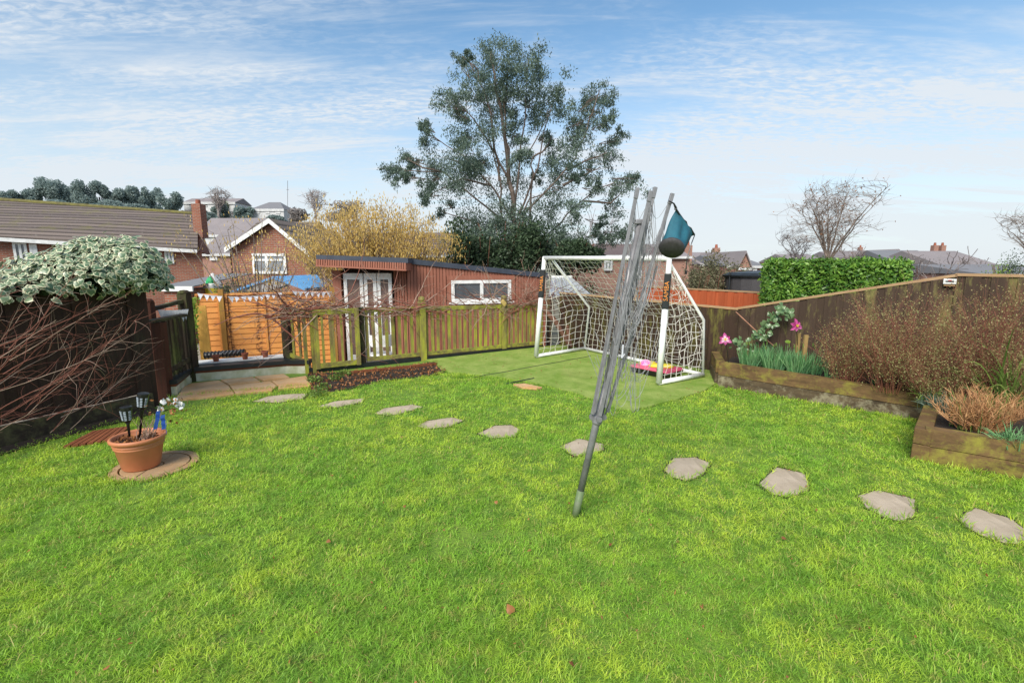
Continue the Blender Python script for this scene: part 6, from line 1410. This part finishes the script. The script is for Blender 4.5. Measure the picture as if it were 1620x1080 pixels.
def hw(px0, px1, py0, py1):
    out = []
    for px, py in ((px0, py0), (px1, py1)):
        d = ray(px, py); k = d.x / d.y; s = ((e0.x) - k * (e0.y + .3)) / (k * ed.y - ed.x); q = Vector((e0.x, e0.y + .3, 0)) + ed * s; q.z = CAM_H + d.z / d.y * q.y; out.append(q)
    return out
for (a, b, t0_, t1_) in ((24, 46, 383, 412), (50, 62, 386, 412), (262, 276, 396, 417), (-30, -5, 383, 410)):
    q0, q1 = hw(a, b, t1_, t1_); _, q2 = hw(a, b, t0_, t0_); window(root, q0 + en * .0, Vector((q1.x - q0.x, q1.y - q0.y, 0)), (0, 0, q2.z - q1.z), en, .09, (.5,), (), .06)
# garage with grey flat roof
g0_, g1_ = at(255, 456, 14.0), at(315, 457, 14.3); root = empty('flat_roof_garage', Vector(((g0_.x + g1_.x) / 2, 14, -2)), 'brick garage with grey flat roof and white fascia beside the dark fence', 'garage')
mb = MB(); mb.box(Vector((g0_.x, 14.1, -2)), (g1_.x - g0_.x - .1, 0, 0), (0, 3, 0), (0, 0, g0_.z + 1.95)); mb.build('wall', M['brick'], root)
zt_ = at(280, 453, 14).z; mb = MB(); mb.box(Vector((g0_.x - .1, 14.0, zt_ - .14)), (g1_.x - g0_.x + .1, 0, 0), (0, .06, 0), (0, 0, .14)); mb.build('fascia', M['white_pvc'], root)
mb = MB(); mb.prism([Vector((g0_.x - .1, 14.061, zt_ - .02)), Vector((g1_.x, 14.061, zt_ - .02)), Vector((g1_.x, 17.3, zt_ + .28)), Vector((g0_.x - .1, 17.3, zt_ + .28))], (0, 0, .03)); mb.build('roof', M['grey_tarp_dark'] if 'grey_tarp_dark' in M else M['tiles_far_dark'], root)
# gable house
GY = 21.0; ap, le_, re_ = at(430, 350, GY), at(361, 396, GY), at(493, 403, GY); root = empty('gable_house', Vector((ap.x, GY, -3)), 'red brick house with white edged gable and wide white window facing the garden', 'house')
mb = MB(); mb.prism([Vector((le_.x + .12, GY, -3)), Vector((re_.x - .12, GY, -3)), re_ - Vector((.12, 0, 0)), ap - Vector((0, 0, .05)), le_ + Vector((.12, 0, 0))], (0, 7, 0)); mb.build('wall', M['brick'], root)
mb = MB()
for a in (le_, re_): mb.prism([a + Vector((0, -.25, 0)), ap + Vector((0, -.25, 0)), ap + Vector((0, -.25, .12)), a + Vector((0, -.25, .12))], (0, 7.5, 0))
rf = mb.build('roof', M['tiles'], root)
mb = MB()
for a in (le_, re_): mb.prism([a + Vector((0, -.29, -.10)), ap + Vector((0, -.29, -.10)), ap + Vector((0, -.29, .10)), a + Vector((0, -.29, .10))], (0, .035, 0))
mb.build('bargeboard', M['white_pvc'], root)
wl_, wr_ = at(402, 433, GY), at(455, 433, GY); wt = at(402, 401, GY); window(root, Vector((wl_.x, GY, wl_.z)), (wr_.x - wl_.x, 0, 0), (0, 0, wt.z - wl_.z), (0, -1, 0), .11, (.42,), (.68,), .08, gm='glass_light')
# roof behind its left side
def simple_house(name, px0, px1, ridge_y, eave_y, Y_, wallm, roofm, label, base=-4, hip=0, dz=3.0, wins=(), chim=(), gable_front=False, base_at_eave=False, cm='brick_far', group=None):
    el, er = at(px0, eave_y, Y_), at(px1, eave_y, Y_); root = empty(name, Vector(((el.x + er.x) / 2, Y_, base)), label, 'house', group)
    mb = MB(); W_ = er.x - el.x; dd_ = dz * 2; mb.box(Vector((el.x + .02 * W_, Y_ + .2, base)), (W_ * .96, 0, 0), (0, dd_ - .4, 0), (0, 0, el.z - base - .02)); 
    if gable_front:
        apx = Vector(((el.x + er.x) / 2, Y_, at(px0, ridge_y, Y_).z)); mb.prism([el + Vector((.02 * W_, .2, 0)), er + Vector((-.02 * W_, .2, 0)), apx + Vector((0, .2, 0))], (0, .1, 0)); mb.build('wall', M[wallm], root)
        mb = MB()
        for a in (el, er): mb.prism([a, apx, apx + Vector((0, 0, .15)), a + Vector((0, 0, .15))], (0, dd_, 0))
        rf = mb.build('roof', M[roofm], root)
    else:
        mb.build('wall', M[wallm], root); zr = at((px0 + px1) / 2, ridge_y, Y_ + dz).z; hx = W_ * hip
        rl, rr_ = Vector((el.x + hx, Y_ + dz, zr)), Vector((er.x - hx, Y_ + dz, zr)); bl_, br_ = el + Vector((0, dd_, 0)), er + Vector((0, dd_, 0)); mb = MB()
        mb.add([el, er, rr_, rl, bl_, br_], [(0, 1, 2, 3), (4, 3, 2, 5), (0, 3, 4), (1, 5, 2), (0, 4, 5, 1)]); rf = mb.build('roof', M[roofm], root)
    mb = MB(); mb.box(Vector((el.x, Y_ - .04, el.z - .1 * Y_ / 25)), (W_, 0, 0), (0, .08, 0), (0, 0, .12 * Y_ / 25)); mb.build('gutter', M['far_white'], root)
    for (a, b, t0_, t1_) in wins:
        q0, q1, q2 = at(a, t1_, Y_ + .15), at(b, t1_, Y_ + .15), at(a, t0_, Y_ + .15); window(root, q0, (q1.x - q0.x, 0, 0), (0, 0, q2.z - q0.z), (0, -1, 0), .1 * Y_ / 25, (.5,), (), .1, fm='far_white', gm='glass_light')
    for cp, ct in chim:
        q = at(cp, ct, Y_ + dz); s = .5; mb = MB(); mb.box(q - Vector((s / 2, 0, 1.6)), (s, 0, 0), (0, s, 0), (0, 0, 1.6)); c_ = mb.build('chimney', M[cm], rf); mb = MB(); mb.lathe(q + Vector((0, s / 2, 0)), [(.14, 0), (.1, .3), (.07, .3)], 8); mb.build('chimney_pot', M['terracotta_old'], c_)
    return root
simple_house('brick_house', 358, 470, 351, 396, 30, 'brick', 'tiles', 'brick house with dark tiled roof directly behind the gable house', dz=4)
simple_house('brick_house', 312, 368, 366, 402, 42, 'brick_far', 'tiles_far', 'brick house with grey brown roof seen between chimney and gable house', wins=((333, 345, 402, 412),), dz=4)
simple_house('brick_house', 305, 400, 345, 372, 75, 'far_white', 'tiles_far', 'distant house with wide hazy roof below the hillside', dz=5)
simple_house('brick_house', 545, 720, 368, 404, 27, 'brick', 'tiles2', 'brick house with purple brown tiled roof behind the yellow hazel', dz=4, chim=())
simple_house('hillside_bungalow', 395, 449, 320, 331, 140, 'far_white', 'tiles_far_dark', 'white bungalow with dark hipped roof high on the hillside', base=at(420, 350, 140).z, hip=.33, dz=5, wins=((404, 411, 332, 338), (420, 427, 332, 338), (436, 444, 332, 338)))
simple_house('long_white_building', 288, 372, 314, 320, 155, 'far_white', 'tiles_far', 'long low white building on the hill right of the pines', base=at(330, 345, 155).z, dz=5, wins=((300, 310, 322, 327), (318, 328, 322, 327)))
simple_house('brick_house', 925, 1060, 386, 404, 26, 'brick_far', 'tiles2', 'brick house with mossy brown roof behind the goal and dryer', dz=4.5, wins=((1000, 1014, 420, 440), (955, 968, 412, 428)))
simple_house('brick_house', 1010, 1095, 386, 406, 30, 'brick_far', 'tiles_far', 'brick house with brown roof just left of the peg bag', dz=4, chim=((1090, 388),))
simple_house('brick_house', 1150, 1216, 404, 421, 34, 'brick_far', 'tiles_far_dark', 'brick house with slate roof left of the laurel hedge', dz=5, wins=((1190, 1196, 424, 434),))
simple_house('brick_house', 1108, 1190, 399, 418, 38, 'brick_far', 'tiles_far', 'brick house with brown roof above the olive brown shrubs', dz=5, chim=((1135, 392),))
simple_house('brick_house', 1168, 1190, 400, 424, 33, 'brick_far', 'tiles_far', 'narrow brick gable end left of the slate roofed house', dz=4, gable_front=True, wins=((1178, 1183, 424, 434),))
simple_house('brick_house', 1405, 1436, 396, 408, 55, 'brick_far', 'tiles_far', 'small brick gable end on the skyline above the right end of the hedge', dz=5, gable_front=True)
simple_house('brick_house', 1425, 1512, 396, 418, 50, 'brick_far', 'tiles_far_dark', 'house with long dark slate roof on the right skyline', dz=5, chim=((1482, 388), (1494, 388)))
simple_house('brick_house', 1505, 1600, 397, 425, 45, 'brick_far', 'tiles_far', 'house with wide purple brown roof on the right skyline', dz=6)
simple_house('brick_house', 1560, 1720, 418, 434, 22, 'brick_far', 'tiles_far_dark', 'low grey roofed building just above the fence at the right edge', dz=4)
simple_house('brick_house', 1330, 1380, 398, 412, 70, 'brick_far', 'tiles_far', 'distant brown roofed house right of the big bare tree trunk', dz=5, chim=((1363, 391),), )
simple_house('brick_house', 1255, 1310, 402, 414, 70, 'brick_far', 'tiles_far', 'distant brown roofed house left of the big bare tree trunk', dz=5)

# blue tarpaulin gazebo
root = empty('tarpaulin_shelter', at(430, 470, 13.2), 'blue and grey tarpaulin shelter roof just above the orange fence', 'shelter')
A, B, C_ = at(366, 459, 13), at(432, 437, 13), at(484, 456, 13); mb = MB(); bk = Vector((.3, 2.2, 0))
mb.prism([A, B, B + Vector((0, 0, -.06)), A + Vector((0, 0, -.06))], bk); mb.prism([B, C_, C_ + Vector((0, 0, -.07)), B + Vector((0, 0, -.07))], bk); mb.build('blue_sheet', M['blue_tarp'], root)
mb = MB(); mb.prism([at(390, 459, 13.05), at(432, 441, 13.05), at(462, 447, 13.05), at(420, 462, 13.05)], (0, .05, 0)); mb.build('grey_sheet', M['grey_tarp'], root)
mb = MB()
for q in (A, C_, A + bk, C_ + bk): mb.tube([Vector((q.x, q.y, -1)), q], .03, 6)
mb.build('pole', M['alloy'], root)
root = empty('play_tent', at(337, 470, 15), 'green, white and yellow play tent beyond the orange fence', 'tent'); c = at(338, 452, 15)
mb = MB(); mb.lathe(Vector((c.x, c.y, at(338, 455, 15).z)), [(.30, 0), (.26, .12), (.05, .42), (0, .45)], 8); mb.build('white_roof', M['far_white'], root)
mb = MB(); mb.lathe(at(333, 448, 14.6), [(.13, 0), (.12, .07), (.03, .2), (0, .21)], 8); mb.build('green_panel', M['green_plastic'], root); mb = MB(); mb.lathe(Vector((c.x, c.y, -1.4)), [(.30, 0), (.30, at(338, 455, 15).z + 1.4)], 8); mb.build('tent_wall', M['yellow'], root)
# mast
mb = MB(); q = at(455, 345, 130); mb.tube([q, at(455, 286, 130)], .06, 5); mb.tube([at(453, 300, 130), at(457, 300, 130)], .05, 4); tag(mb.build('radio_mast', M['tiles_far_dark']), 'thin radio mast on the hill right of the bungalow', 'mast')
